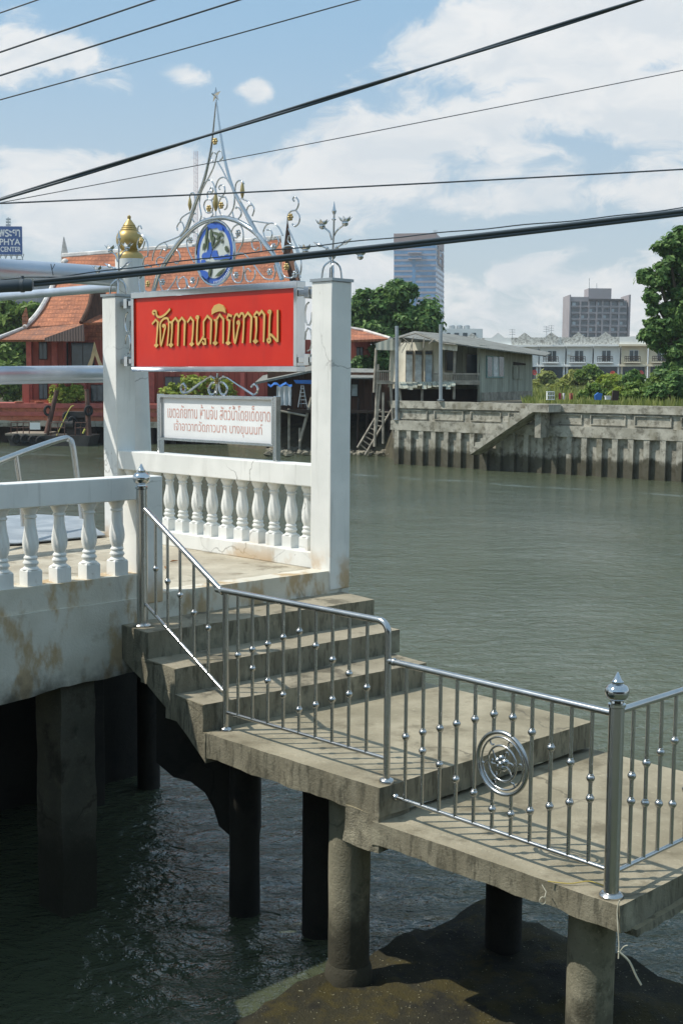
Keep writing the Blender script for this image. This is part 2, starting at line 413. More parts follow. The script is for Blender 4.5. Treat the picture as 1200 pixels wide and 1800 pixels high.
# far bank: one sheet to the horizon, its edge following the shore
M['soil'] = concrete('bank_soil', S(74, 68, 52), S(92, 86, 64), S(48, 48, 34), speck=True)
shore = [(-400, 90), (-60, 90), (-22, 86), (-9, 84), (-6, 74.5), (2.2, 69.5), (2.8, 62.3), (14.4, 52.0), (60, 12), (400, -30)]
gm = MB(); vs = []; fs = []
for (x, y) in shore:
    low = x < 2.5
    vs += [(x, y, -.6), (x + .2, y + (1.0 if low else .45), .35 if low else 2.0), (x + .6, y + (3.5 if low else .5), 1.6 if low else 2.9), (x, y + (9 if low else 3), 2.9)]
n = len(shore)
for i in range(n - 1):
    for k in range(3): fs.append((i * 4 + k, (i + 1) * 4 + k, (i + 1) * 4 + k + 1, i * 4 + k + 1))
b0 = len(vs)
for (x, y) in shore: vs.append((x * 12, 6000, 2.9))
for i in range(n - 1): fs.append((i * 4 + 3, (i + 1) * 4 + 3, b0 + i + 1, b0 + i))
gm.add(vs, fs); tag(gm.build('ground', M['soil']), kind='structure', label='far river bank')

# ================================================================== PIER
ZL2, ZL1, ZS3, ZS2, ZS1, ZP = 1.40, 1.608, 1.795, 1.976, 2.17, 2.363
def rough(amp, bot=0.0, sc=5.0, edge=None):
    def f(p, fz):
        n = noise.noise_vector(p * sc); k = amp + bot * (1 - fz)
        q = p + Vector((n.x, n.y, n.z * .5)) * k
        n2 = noise.noise_vector(p * sc * 3.3); q += Vector((n2.x, n2.y, n2.z * .6)) * k * .45
        return q
    return f
def ug(mb, pts_lo, z0, z1, step=.07, disp=None):
    lo = [uvz(u, v, z0) for u, v in pts_lo]; hi = [uvz(u, v, z1) for u, v in pts_lo]
    return mb.grid(lo + hi, step, disp)
pier = thing('concrete_pier', 'weathered concrete pier of stepped landings, steps and a raised platform over the river', 'pier', uvz(3, 1, 0))
# lower landing, upper landing (tops smooth, undersides broken)
mats2 = None
def landing(name, pts, z0, z1):
    mb = MB(); ug(mb, pts, z0, z1, .06, rough(.005, .022)); return mb.build(name, [M['landing']], pier, sharp=55)
landing('landing', [(-.095, -.06), (1.62, -.055), (1.62, 2.16), (-.095, 2.16)], 1.265, ZL2)
mb = MB(); ug(mb, [(-.135, .02), (.02, .02), (.02, 2.12), (-.135, 2.12)], 1.235, 1.27, .07, rough(.012, .02)); mb.build('landing_lip', M['side'], pier, sharp=60)
landing('landing', [(1.572, -.045), (3.20, -.045), (3.20, 2.15), (1.548, 2.13)], 1.43, ZL1)
mb = MB(); ug(mb, [(1.575, -.05), (1.86, -.05), (1.86, .22), (1.575, .22)], 1.22, 1.44, .06, rough(.01, .02)); mb.build('bracket_block', M['side'], pier, sharp=60)
def step(ul, ur, vl, vr, z0, z1, back):
    mb = MB(); mb.grid([uvz(ul, vl, z0), uvz(back, vl + .05, z0), uvz(back, vr + .1, z0), uvz(ur, vr, z0),
                        uvz(ul, vl, z1), uvz(back, vl + .05, z1), uvz(back, vr + .1, z1), uvz(ur, vr, z1)], .06, rough(.006, .003, 6))
    return mb.build('stair_step', M['step'], pier, sharp=50)
step(3.232, 3.06, -.035, 2.06, ZS3 - .192, ZS3, 3.72)
step(3.597, 3.487, .012, 2.22, ZS2 - .185, ZS2, 4.08)
step(3.992, 3.855, .062, 2.30, ZS1 - .2, ZS1, 4.42)
# sloping stringer below the steps
mb = MB()
poly = [(3.195, 1.605), (3.235, 1.605), (3.238, 1.792), (3.60, 1.794), (3.603, 1.973), (3.995, 1.975), (3.998, 2.166), (4.40, 2.168), (4.40, 1.93), (4.32, 1.905), (4.0, 1.79), (3.7, 1.66), (3.42, 1.53), (3.195, 1.40)]
def sv(u): return -.047 + .15 * max(0, u - 3.2) / 1.2
nP = len(poly)
f_ = []; 
for i in range(nP):
    (u0, z0), (u1, z1) = poly[i], poly[(i + 1) % nP]; k = max(1, int(math.hypot(u1 - u0, z1 - z0) / .06))
    for q in range(k):
        u, z = u0 + (u1 - u0) * q / k, z0 + (z1 - z0) * q / k
        n_ = noise.noise_vector(Vector((u * 6, z * 6, 1))) * (.006 if z > .5 * (u - 3.2) + 1.55 else .02); f_.append((u + n_.x * .5, z + n_.z * .6))
nF = len(f_)
front = [uvz(u, sv(u) + noise.noise(Vector((u * 5, z * 5, 3))) * .008, z) for u, z in f_]; back = [uvz(u, 2.05, z) for u, z in f_]
mb.add(front + back, [tuple(range(nF - 1, -1, -1)), tuple(range(nF, 2 * nF))] + [(i, (i + 1) % nF, nF + (i + 1) % nF, nF + i) for i in range(nF)])
mb.build('stair_stringer', M['side'], pier)
# platform slab, kerb and stained edge beam
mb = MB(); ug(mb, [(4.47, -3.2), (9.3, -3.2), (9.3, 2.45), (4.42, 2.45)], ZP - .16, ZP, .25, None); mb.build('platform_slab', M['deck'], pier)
mb = MB(); ug(mb, [(4.395, .3), (4.53, .3), (4.53, 2.46), (4.318, 2.46)], 2.10, ZP + .004, .06, rough(.003, .004)); mb.build('platform_edge', M['plaster'], pier, sharp=50)
mb = MB(); ug(mb, [(4.392, -3.2), (4.62, -3.2), (4.62, .295), (4.392, .295)], ZP - .03, 2.535, .05, rough(.003, .006)); mb.build('kerb', M['plaster'], pier, sharp=50)
mb = MB()
lo = [uvz(4.375, -3.2, 1.62), uvz(4.75, -3.2, 1.62), uvz(4.75, .27, 1.80), uvz(4.375, .27, 1.80)]
hi = [uvz(4.375, -3.2, 2.352), uvz(4.75, -3.2, 2.352), uvz(4.75, .27, 2.352), uvz(4.375, .27, 2.352)]
mb.grid(lo + hi, .06, rough(.006, .03, 3)); mb.build('edge_beam', M['plaster'], pier, sharp=50)
# unseen walkway slab on piles, added at the left to shade the water
mb = MB(); pw = [(4.44, -1.2), (3.0, -1.98), (2.0, -2.55), (1.0, -3.15), (.2, -7.5), (4.44, -7.5)]
mb.prism([uvz(u, v, 2.02) for u, v in pw], ZU * .32); mb.build('unseen_walkway_slab', M['deck'], pier)
for (u0, v0) in ((2.9, -3.4), (1.6, -4.4), (4.0, -5.2)):
    mb = MB(); mb.ubox(u0, u0 + .33, v0, v0 + .33, -1.2, 2.02); mb.build('square_pile', M['darkpile'], pier, bevel=.02)
# piles
def pile(c, r, ztop, name='pile', zb=-1.2, mat='pile', collar=False):
    mb = MB(); prof = []; nz = int((ztop - zb) / .12)
    for i in range(nz + 1): prof.append((r * (1 + random.uniform(-.012, .012)), zb + (ztop - zb) * i / nz))
    mb.lathe((c.x, c.y, 0), prof, 28, lambda a, z: 1 + .02 * noise.noise(Vector((math.cos(a) * 2, math.sin(a) * 2, z * 3))))
    if collar: mb.lathe((c.x, c.y, 0), [(r * 1.02, .26), (r * 1.13, .22), (r * 1.15, .16), (r * 1.22, .02), (r * 1.2, -.1)][::-1], 28, lambda a, z: 1 + .05 * noise.noise(Vector((math.cos(a) * 3, math.sin(a) * 3, z * 6))))
    return mb.build(name, M[mat], pier, sharp=60)
pc = onv(612, 1740, .26); pile(pc, .134, 1.44, collar=True)
pc = onv(1039, 1640, .27); pile(pc, .128, 1.28, collar=True)
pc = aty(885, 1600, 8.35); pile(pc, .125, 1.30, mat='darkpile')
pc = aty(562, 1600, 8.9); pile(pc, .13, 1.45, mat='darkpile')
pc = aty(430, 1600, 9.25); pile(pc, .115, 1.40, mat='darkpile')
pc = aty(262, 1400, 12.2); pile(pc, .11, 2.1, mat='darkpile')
def sqpile(x0, x1, v, zt, mat='darkpile'):
    a = onv(x0, 1300, v); u0 = (a - ORG).dot(U3); b = onv(x1, 1300, v); u1 = (b - ORG).dot(U3)
    return u0, u1
mb = MB()
a = onu(168, 1300, 4.46); va = (a - ORG).dot(V3); b = onu(108, 1300, 4.46); vb = (b - ORG).dot(V3)
ug(mb, [(4.46, vb), (4.80, vb), (4.80, va), (4.46, va)], -1.2, 1.9, .07, rough(.010, .004, 5)); mb.build('square_pile', M['sidepile'], pier, sharp=50)
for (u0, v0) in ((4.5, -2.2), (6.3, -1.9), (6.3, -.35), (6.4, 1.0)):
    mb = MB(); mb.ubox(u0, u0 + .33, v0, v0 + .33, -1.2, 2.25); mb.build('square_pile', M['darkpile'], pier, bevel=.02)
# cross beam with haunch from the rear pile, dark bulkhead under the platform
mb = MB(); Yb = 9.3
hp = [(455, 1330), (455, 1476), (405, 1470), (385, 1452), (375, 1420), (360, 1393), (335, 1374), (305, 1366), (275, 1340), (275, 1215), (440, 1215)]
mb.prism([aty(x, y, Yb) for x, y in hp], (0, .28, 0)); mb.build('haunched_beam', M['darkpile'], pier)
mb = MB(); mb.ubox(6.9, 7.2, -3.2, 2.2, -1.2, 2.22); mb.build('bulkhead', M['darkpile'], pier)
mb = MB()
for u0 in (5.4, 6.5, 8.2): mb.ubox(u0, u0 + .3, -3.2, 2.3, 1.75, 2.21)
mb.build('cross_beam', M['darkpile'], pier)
# mossy footing slab at the water line
def mossy(t, c):
    c = t.mix(t.ramp(t.noise(3.5, 7, .65), .46, .6), c, S(72, 64, 24))
    return t.mix(t.math('MULTIPLY', t.ramp(t.noise(60, 2, .5), .68, .74), .8), c, S(190, 184, 150))
M['moss'] = concrete('mossy_concrete', S(42, 40, 26), S(60, 56, 34), S(22, 22, 15), bump=1.6, extra=mossy)
mb = MB()
q = [atz(410, 1790, .15), atz(850, 1586, .15), atz(1420, 1820, .15), atz(850, 2150, .15)]
lo = [Vector((p.x, p.y, -.9)) for p in q]
mb.grid(lo + q, .09, lambda p, fz: p + noise.noise_vector(p * 2.3) * .06 + noise.noise_vector(p * 8) * .03 + ZU * noise.noise(p * 14) * .02 * fz)
mb.build('footing_slab', M['moss'], pier, sharp=80)

# ================================================================== BALUSTERS, GATE, BALUSTRADE
def baluster_mesh():
    L = .575; mb = MB()
    prof = [(.062, .115), (.062, .12), (.045, .135), (.047, .145), (.056, .155), (.056, .165), (.046, .178), (.044, .186), (.050, .194), (.050, .2), (.041, .212)]
    for i in range(17):
        f = i / 16; z = .215 + f * .26
        prof.append((.038 + .019 * math.sin(math.pi * min(1, f * 1.15) ** .75) ** 1.2 * (1 - .35 * f) if f < .87 else .038 - .003 * (f - .87), z))
    prof += [(.037, .48), (.046, .486), (.046, .496), (.038, .503), (.043, .515), (.052, .53), (.06, .547), (.062, .56), (.062, L)]
    def fl(a, z):
        if .215 < z < .47:
            k = math.sin(math.pi * (z - .215) / .255); return 1 + .17 * k * abs(math.sin(4 * a + (z - .215) * 13)) - .09 * k
        return 1
    mb.lathe((0, 0, 0), prof, 48, fl)
    a = 45
    c = [U3 * i * .058 + V3 * j * .058 for i, j in ((-1, -1), (1, -1), (1, 1), (-1, 1))]
    mb.hexa([p for p in [c[0], c[3], c[2], c[1]]] + [p + ZU * .105 for p in [c[0], c[3], c[2], c[1]]])
    c2 = [p * .86 for p in (c[0], c[3], c[2], c[1])]
    mb.hexa([p + ZU * .105 for p in (c[0], c[3], c[2], c[1])] + [p + ZU * .118 for p in c2])
    me_o = mb.build('baluster', M['white'], sharp=50); me = me_o.data; bpy.data.objects.remove(me_o); return me
BAL = baluster_mesh()
def place_bal(parent, p):
    o = bpy.data.objects.new('baluster', BAL); COL.objects.link(o); o.parent = parent; o.location = p - parent.location; o.rotation_euler = (random.gauss(0, .006), random.gauss(0, .006), math.pi / 2 * random.randrange(4) + random.gauss(0, .03)); return o
GV0, GV1 = 2.224, 2.46
gate = thing('gate_frame', 'white gate of two tall square columns joined by a balustrade that carries the red sign', 'gate', uvz(6, 2.34, ZP))
for (u0, u1) in ((4.311, 4.56), (7.445, 7.68)):
    mb = MB(); ug(mb, [(u0, GV0), (u1, GV0), (u1, GV1), (u0, GV1)], 2.2 if u0 < 5 else ZP, ZP + 2.475, .12, rough(.0015, 0, 2)); c_ = mb.build('column', M['white'], gate, sharp=50, bevel=.008)
    mb = MB(); mb.ubox(u0 - .012, u1 + .012, GV0 - .012, GV1 + .012, ZP + 2.475, ZP + 2.50); mb.build('cap', M['galv'], c_)
mb = MB(); mb.ubox(4.558, 7.447, GV0 + .012, GV1 - .02, ZP + .716, ZP + .906); mb.build('top_rail', M['white'], gate, bevel=.008)
mb = MB(); mb.ubox(4.558, 7.447, GV0 + .01, GV1 - .01, ZP, ZP + .142); mb.build('plinth', M['white'], gate, bevel=.008)
for k in range(13): place_bal(gate, uvz(4.71 + .2235 * k if k < 12 else 7.36, 2.34, ZP + .1415))
bal = thing('balustrade', 'white balustrade along the platform edge behind the steel corner post', 'balustrade', uvz(4.47, -.5, 2.535))
mb = MB(); mb.ubox(4.385, 4.555, -1.062, .285, 3.098, 3.272); mb.build('top_rail', M['white'], bal, bevel=.008)
mb = MB(); mb.ubox(4.38, 4.60, .282, .495, 2.30, 3.268); mb.build('end_post', M['white'], bal, bevel=.006)
for v in (-.83, -.61 + .01, -.36, -.11, .14): place_bal(bal, uvz(4.475, v, 2.534))
mb = MB(); mb.ubox(4.375, 4.565, -3.2, -1.06, 2.534, 3.78); mb.build('unseen_shade_panel', M['white'], bal)  # panel added out of view, its height set to shade the water

# ================================================================== STAINLESS RAILING
rail = thing('steel_railing', 'polished stainless steel railing with beaded bars stepping down the stairs and landings', 'railing', uvz(2, .07, ZL1))
RV = .06
FIN = [(.030, 0), (.044, .004), (.044, .018), (.034, .024), (.032, .034), (.040, .04), (.053, .052), (.060, .072), (.058, .092), (.046, .108), (.026, .116), (.030, .122), (.030, .128), (.021, .136), (.015, .15), (.003, .175)]
def post(p, h, r, name='post', fin=False, base=.055):
    mb = MB(); mb.lathe(p, [(r, 0), (r, h)], 24)
    mb.lathe(p, [(base, 0), (base, .012), (base * .86, .022), (r * 1.1, .028)], 24)
    o = mb.build(name, M['steel'], rail)
    if fin:
        k = r / .038; m2 = MB(); m2.lathe(Vector(p) + ZU * h, [(q[0] * k, q[1] * k) for q in FIN], 24); m2.build('ball_finial', M['chrome'], o)
    return o
pA = uvz(0, 0, ZL2); pA = atz(1073, 1576, ZL2); H_A = 1.0
post(pA, .985, .039, fin=True, base=.062)
pM = atz(679, 1375, ZL1); pS = atz(397, 1284, ZL1); pT = atz(251, 1101, ZS1)
dPost = .025
hT = aty(250, 860, pT.y).z - pT.z
post(pT, hT, .041, fin=True, base=.066)
post(pS, aty(389, 1040, pS.y).z - pS.z, .021, base=.042)
# mid post bends over into the upper hand rail
topM = aty(676, 1108, pM.y); sTop = aty(388, 1037, pS.y); tTop = onpl(256, 896, pT, (pS - pT).cross(ZU).normalized())
mb = MB(); mb.lathe(pM, [(.046, 0), (.046, .012), (.04, .022), (.024, .028)], 24)
d1 = (sTop - topM); d1.normalize(); zt = aty(660, 1091, pM.y).z
bend = []
cpt = Vector((pM.x, pM.y, topM.z)); R_ = .07
e1 = Vector((d1.x, d1.y, 0)).normalized()
zrail = sTop.z
for i in range(9):
    a = math.pi / 2 * i / 8
    bend.append(Vector((pM.x, pM.y, zrail - R_)) + ZU * R_ * math.sin(a) + e1 * R_ * (1 - math.cos(a)))
mb.tube([pM] + bend, .0205, 20)
mb.build('post', M['steel'], rail)
mb = MB(); mb.tube(crom([bend[-1], sTop + (bend[-1] - sTop) * .06, sTop, sTop + (tTop - sTop) * .06, tTop], 6), .0205, 20); mb.build('top_rail', M['steel'], rail)
zb2 = onpl(400, 1252, pS, (pM - pS).cross(ZU).normalized())
bl2 = onpl(397, 1252, pS, (pM - pS).cross(ZU).normalized()); br2 = onpl(676, 1333, pS, (pM - pS).cross(ZU).normalized())
mb = MB(); mb.tube([bl2, br2], .0125, 16); mb.build('bottom_rail', M['steel'], rail)
nS = (pS - pT).cross(ZU).normalized()
bl1 = onpl(257, 1063, pT, nS); br1 = onpl(392, 1214, pT, nS)
mb = MB(); mb.tube([bl1, br1], .0125, 16); mb.build('bottom_rail', M['steel'], rail)
nA = (pM - pA); nA.z = 0; uA = nA.normalized(); nA = uA.cross(ZU).normalized()
a3 = onpl(688, 1165, pM, nA); b3 = onpl(1085, 1253, pA, nA); zt3 = (a3.z + b3.z) / 2; a3.z = zt3; b3.z = zt3
mb = MB(); mb.tube([pM + ZU * (zt3 - pM.z), Vector((pA.x, pA.y, zt3))], .019, 18); mb.lathe(a3 - uA * .02, [(.022, -.012), (.026, 0), (.022, .012)], 16, axis=tuple(uA)); mb.build('top_rail', M['steel'], rail)
zb3 = ZL2 + .135; a4 = onpl(694, 1409, pM, nA)
mb = MB(); mb.tube([Vector((a4.x, a4.y, zb3)), Vector((pA.x, pA.y, zb3))], .0125, 16); mb.lathe(Vector((a4.x, a4.y, zb3)), [(.022, 0), (.022, -.012), (.014, -.022)][::-1], 16, axis=tuple(uA)); mb.build('bottom_rail', M['steel'], rail)
BEAD = [(.0105, -.024), (.0135, -.021), (.0135, -.017), (.0195, -.011), (.0225, -.001), (.0215, .008), (.0145, .0155), (.0145, .020), (.0105, .023)]
def bar(p0, z0, z1, beads):
    mb = MB(); mb.tube([Vector((p0.x, p0.y, z0)), Vector((p0.x, p0.y, z1))], .0108, 12)
    for z in beads: mb.lathe((p0.x, p0.y, z), BEAD, 16)
    return mb.build('beaded_bar', M['steel'], rail)
def lerp_z(p, a, b):
    d = b - a; d2 = Vector((d.x, d.y, 0)); t = (Vector((p.x - a.x, p.y - a.y, 0))).dot(d2) / d2.dot(d2); return a.z + d.z * t
# lower landing bay
CX, CY = 882, 1342
for x, bs in ((712, (1295,)), (742, (1287, 1320)), (772, (1280, 1344)), (801, (1272, 1370)), (833, (1264, 1394)), (899 - 33, (1255, 1423)), (899, (1261, 1432)), (933, (1287, 1426)), (967, (1314, 1418)), (1002, (1340, 1411)), (1038, (1368, 1404))):
    p = onpl(x, 1340, pA, nA); zs = [onpl(x, y, pA, nA).z for y in bs]
    if x in (866, 899):
        c = onpl(CX, CY, pA, nA); du = (p - c).dot(uA); hh = math.sqrt(max(0, .172 ** 2 - du * du))
        bar(p, c.z + hh, zt3, zs[:1]); bar(p, zb3, c.z - hh, zs[1:])
    else: bar(p, zb3, zt3, zs)
# medallion
c = onpl(CX, CY, pA, nA); med = MB()
def disc(u, z): return c + uA * u + ZU * z
def ring(r, tr, ds=0): med.tube([disc(r * math.cos(2 * math.pi * i / 48), r * math.sin(2 * math.pi * i / 48)) for i in range(48)], tr, 12, True)
ring(.172, .012); ring(.145, .006); ring(.098, .006)
for k in range(6):
    a0 = k * math.pi / 3 + .4
    if k % 3 == 0: med.tube(crom([disc(r * math.cos(a0 + t), r * math.sin(a0 + t)) for r, t in ((.03, 0), (.06, .1), (.098, .35))], 5), .0045, 8)
    pts = [disc(r * math.cos(a0 + t), r * math.sin(a0 + t)) for r, t in ((.142, .5), (.126, .46), (.113, .52), (.114, .6))]
    med.tube(crom(pts, 5), .005, 8)
    if k % 3: med.tube(crom([disc(r * math.cos(a0 + t), r * math.sin(a0 + t)) for r, t in ((.04, .4), (.066, .45), (.078, .62), (.068, .78))], 5), .0052, 8)
mo = med.build('round_medallion', M['steel'], rail)
fm = MB()
for k in range(5):
    a = k * 2 * math.pi / 5 + .3; fm.ball(disc(.026 * math.cos(a), .026 * math.sin(a)), .021, 10, (1, .6, 1))
fm.ball(c - nA * .012 if nA.y > 0 else c + nA * .012, .016, 10); fm.build('flower_boss', M['steel'], mo)
# upper landing bay
nB = (pM - pS).cross(ZU).normalized()
for cx, bs in ((468, (325,)), (522, (303, 375)), (580, (283, 422)), (638, (258, 475)), (698, (235, 530)), (760, (290, 512)), (823, (342, 492)), (886, (395, 472)), (953, (447,))):
    x = 200 + cx * .46667; p = onpl(x, 1180, pS, nB)
    bar(p, lerp_z(p, bl2, br2), zrail, [onpl(x, 1000 + y * .46667, pS, nB).z for y in bs])
# sloped bay
for x, y in ((274, 999.7), (295, 1022), (317, 1046), (341, 1077), (366, 1104)):
    p = onpl(x, y, pT, nS); bar(p, lerp_z(p, bl1, br1), lerp_z(p, tTop, sTop), [p.z])
# bay running back along the river end of the landing
ztB = ZL2 + .962; vB = V3.copy()
endB = pA + vB * 1.95; endB.z = ZL2
mb = MB(); mb.tube([Vector((pA.x, pA.y, ztB)), Vector((endB.x, endB.y, ztB))], .019, 18); mb.build('top_rail', M['steel'], rail)
mb = MB(); mb.tube([Vector((pA.x, pA.y, ZL2 + .122)), Vector((endB.x, endB.y, ZL2 + .122))], .0125, 16); mb.build('bottom_rail', M['steel'], rail)
nU = U3.copy()
for k, (x, bs) in enumerate(((1109, (1364, 1408)), (1134, (1342, 1411)), (1158, (1323, 1412)), (1182, (1303, 1413)))):
    p = onpl(x, 1380, pA, nU); bar(p, ZL2 + .122, ztB, [onpl(x, y, pA, nU).z for y in bs])
d0 = (onpl(1182, 1380, pA, nU) - pA).dot(vB); dd = (d0 - (onpl(1109, 1380, pA, nU) - pA).dot(vB)) / 3
for k in range(1, 12):
    q = d0 + dd * k
    if q < 1.9: bar(pA + vB * q, ZL2 + .122, ztB, [ZL2 + .80 - .03 * abs(k - 3), ZL2 + .30 + .05 * abs(k - 3)])
post(endB, .985, .039, fin=True, base=.062)
# string tied round the corner post
mb = MB(); s0 = onpl(1086, 1590, pA, nA) - uA * 0
pts = [atz(1088, 1583, ZL2 + .03), aty(1084, 1600, 6.12), aty(1085, 1630, 6.1), aty(1087, 1660, 6.1), aty(1086, 1685, 6.1)]
mb.tube(crom(pts, 5), .0035, 6); mb.tube(crom([aty(1086, 1672, 6.1), aty(1105, 1690, 6.1), aty(1117, 1715, 6.1), aty(1126, 1731, 6.1)], 4), .006, 6, radii=None)
mb.tube(crom([aty(1086, 1676, 6.1), aty(1095, 1664, 6.1), aty(1102, 1662, 6.1)], 4), .0035, 6)
tag(mb.build('string', M['string']), 'frayed pale string knotted below the corner post and dangling off the landing edge', 'string')
mb = MB(); cc = aty(953, 1583, 6.37)
mb.tube([cc + Vector((.016 * math.cos(a * .6), 0, .02 * math.sin(a * .6))) for a in range(11)], .0025, 6)
mb.tube([cc + Vector((.01, 0, .018)), cc + Vector((.02, .02, .04)), cc + Vector((0, .04, .07))], .0025, 6)
tag(mb.build('string_loop', M['string']), 'small loop of pale string caught on the broken underside of the lower landing', 'string')

mb = MB(); mb.tube(crom([atz(962, 1549, ZL2 + .012), atz(1000, 1553, ZL2 + .01), atz(1035, 1549, ZL2 + .02), atz(1064, 1558, ZL2 + .012)], 5), .003, 6)
tag(mb.build('straw', plain('dry_straw', S(196, 176, 96), .8)), 'yellow straw lying on the lower landing beside the corner post', 'straw')
_lf = plain('dry_leaf', S(150, 104, 60), .8)
for k, (x, y, a_, lab) in enumerate(((306, 987, .4, 'dry brown leaf on the platform just behind the stair rail, nearest the gate'), (292, 998, 1.7, 'dry curled leaf on the platform nearest the white end post'), (905, 1322, 2.2, 'small dry leaf on the upper edge of the lower landing'))):
    p = atz(x, y, (ZP if k < 2 else ZL2) + .006); d1, d2 = Vector((math.cos(a_), math.sin(a_), 0)), Vector((-math.sin(a_), math.cos(a_), 0)); mb = MB()
    top = [p - d1 * .04, p - d1 * .01 + d2 * .018 + ZU * .012, p + d1 * .02 + d2 * .014 + ZU * .01, p + d1 * .045 + ZU * .006, p + d1 * .02 - d2 * .014 + ZU * .01, p - d1 * .01 - d2 * .018 + ZU * .012]
    mb.add(top + [q - ZU * .002 for q in top], [(0, 3, 2, 1), (0, 5, 4, 3), (6, 7, 8, 9), (6, 9, 10, 11)]); tag(mb.build('dry_leaf', _lf), lab, 'leaf', 'dry leaves on the pier')

# ================================================================== RED SIGN
SV = 2.30
sign = thing('temple_sign', 'big red sign board with raised gold Thai lettering hung between the white columns', 'sign', onv(382, 655, SV))
su0, su1, sz0, sz1 = 4.795, 7.238, 4.075, 4.865      # right, left, bottom, top
mb = MB(); mb.ubox(su0 + .03, su1 - .03, SV - .012, SV + .06, sz0 + .05, sz1 - .05); mb.build('panel', M['red'], sign)
mb = MB()
mb.ubox(su0, su1, SV - .035, SV + .075, sz1 - .062, sz1); mb.ubox(su0, su1, SV - .035, SV + .075, sz0, sz0 + .05)
mb.ubox(su0, su0 + .042, SV - .033, SV + .073, sz0 + .05, sz1 - .062); mb.ubox(su1 - .042, su1, SV - .033, SV + .073, sz0 + .05, sz1 - .062)
mb.build('frame', M['chrome'], sign, bevel=.004)
for (ua, ub) in ((su1, 7.447), (4.558, su0)):
    for z in (sz0 + .08, sz1 - .13):
        mb = MB(); mb.ubox(ua, ub, SV - .02, SV + .05, z, z + .05)
        um = (ua + ub) / 2; mb.ubox(um - .03, um + .03, SV - .03, SV + .06, z - .025, z + .075); mb.build('bracket', M['chrome'], sign, bevel=.003)
    mb = MB(); um = (ua + ub) / 2
    for s_ in (0, 1):
        zc = sz0 + .28 + .22 * s_
        mb.tube([uvz(um + .045 * math.cos(a * .7 + s_ * 3), SV, zc + .1 * math.sin(a * .7 + s_ * 3)) for a in range(8)], .008, 8)
    mb.build('scroll', M['chrome'], sign)
# lettering, traced as strokes on the board
def lp(x, y, v=SV - .014): return onv(260 + x / 4.615, 540 + y / 4.615, v)
strokes = [
 [(66, 60), (50, 50), (52, 34), (68, 30), (78, 42), (80, 62), (95, 80), (125, 76), (160, 50), (190, 14)],
 [(44, 138), (74, 102), (92, 124), (84, 232), (78, 300)], [(78, 300), (68, 310), (78, 320), (88, 308), (80, 298)],
 [(142, 162), (130, 152), (140, 144), (152, 156), (146, 190), (116, 312), (112, 200), (112, 130), (148, 90), (180, 120), (168, 315)],
 [(186, 120), (206, 128), (206, 200), (198, 292)], [(198, 294), (186, 306), (198, 318), (208, 306), (200, 294)], [(206, 120), (234, 88), (258, 124), (252, 315)],
 [(258, 120), (286, 86), (310, 116), (304, 312)],
 [(330, 124), (356, 84), (378, 112), (374, 220), (366, 290)], [(366, 288), (354, 300), (366, 310), (376, 298), (368, 288)],
 [(412, 92), (402, 84), (410, 74), (420, 84), (412, 120), (410, 300), (452, 250), (462, 226)], [(452, 252), (476, 262), (478, 298), (462, 300), (452, 280)],
 [(462, 240), (462, 116), (492, 72), (524, 104), (518, 302)],
 [(546, 104), (566, 110), (564, 200), (556, 278)], [(556, 280), (544, 290), (556, 302), (568, 290), (558, 280)], [(566, 104), (592, 62), (622, 98), (620, 295)],
 [(650, 96), (672, 112), (668, 200), (660, 278)], [(660, 280), (648, 290), (660, 300), (672, 290), (662, 280)], [(650, 96), (662, 62), (692, 74)],
 [(742, 140), (734, 124), (746, 116), (752, 132), (740, 180), (716, 292), (706, 200), (708, 96), (730, 56), (750, 78), (766, 50), (788, 84), (778, 292)],
 [(792, 84), (820, 46), (850, 82), (840, 290)],
 [(868, 70), (892, 38), (908, 52)], [(868, 72), (888, 84), (890, 180), (882, 262)], [(882, 264), (870, 276), (882, 288), (894, 276), (884, 264)],
 [(908, 66), (932, 32), (954, 62), (948, 284)],
 [(1000, 46), (986, 40), (994, 30), (1006, 40), (998, 80), (992, 250)], [(992, 254), (978, 266), (990, 286), (1004, 270), (996, 240), (1008, 224), (1060, 280)], [(1062, 22), (1062, 282)],
]
lw = .0106
mb = MB()
def ribbon(mb, pts3, hw, depth, nrm):
    """flat raised stroke lying on the board"""
    n = len(pts3)
    L, Rr = [], []
    for i, p in enumerate(pts3):
        t = pts3[min(n - 1, i + 1)] - pts3[max(0, i - 1)]; t.normalize(); s_ = t.cross(nrm).normalized()
        k = 1.0
        if 0 < i < n - 1:
            t1 = (pts3[i] - pts3[i - 1]).normalized(); k = 1 / max(.55, abs(t1.cross(nrm).normalized().dot(s_)))
        L.append(p - s_ * hw * k); Rr.append(p + s_ * hw * k)
    for i in range(n - 1):
        q = [L[i], Rr[i], Rr[i + 1], L[i + 1]]
        b0 = len(mb.v); mb.v += q + [a + nrm * depth for a in q]
        for f, mi in (((4, 5, 6, 7), 0), ((0, 1, 5, 4), 1), ((1, 2, 6, 5), 1), ((2, 3, 7, 6), 1), ((3, 0, 4, 7), 1)):
            mb.f.append(tuple(b0 + j for j in f)); mb.sm.append(False); mb.mi.append(mi)
for st in strokes:
    pts = st
    p3 = [lp(*q) for q in pts]
    if len(pts) > 5 and any(abs(pts[i][0] - pts[i + 1][0]) < 20 and abs(pts[i][1] - pts[i + 1][1]) < 22 for i in range(len(pts) - 1)): p3 = crom(p3, 4)
    ribbon(mb, p3, lw, .015, -V3)
cr = [(526, 62), (528, 20), (548, -14), (584, -28), (618, -14), (636, 16), (641, 50), (616, 36), (585, 34), (552, 44)]
b0 = len(mb.f); mb.prism([lp(*q) for q in cr], -V3 * .015)
mb.build('gold_lettering', [M['letter'], M['letteredge']], sign)

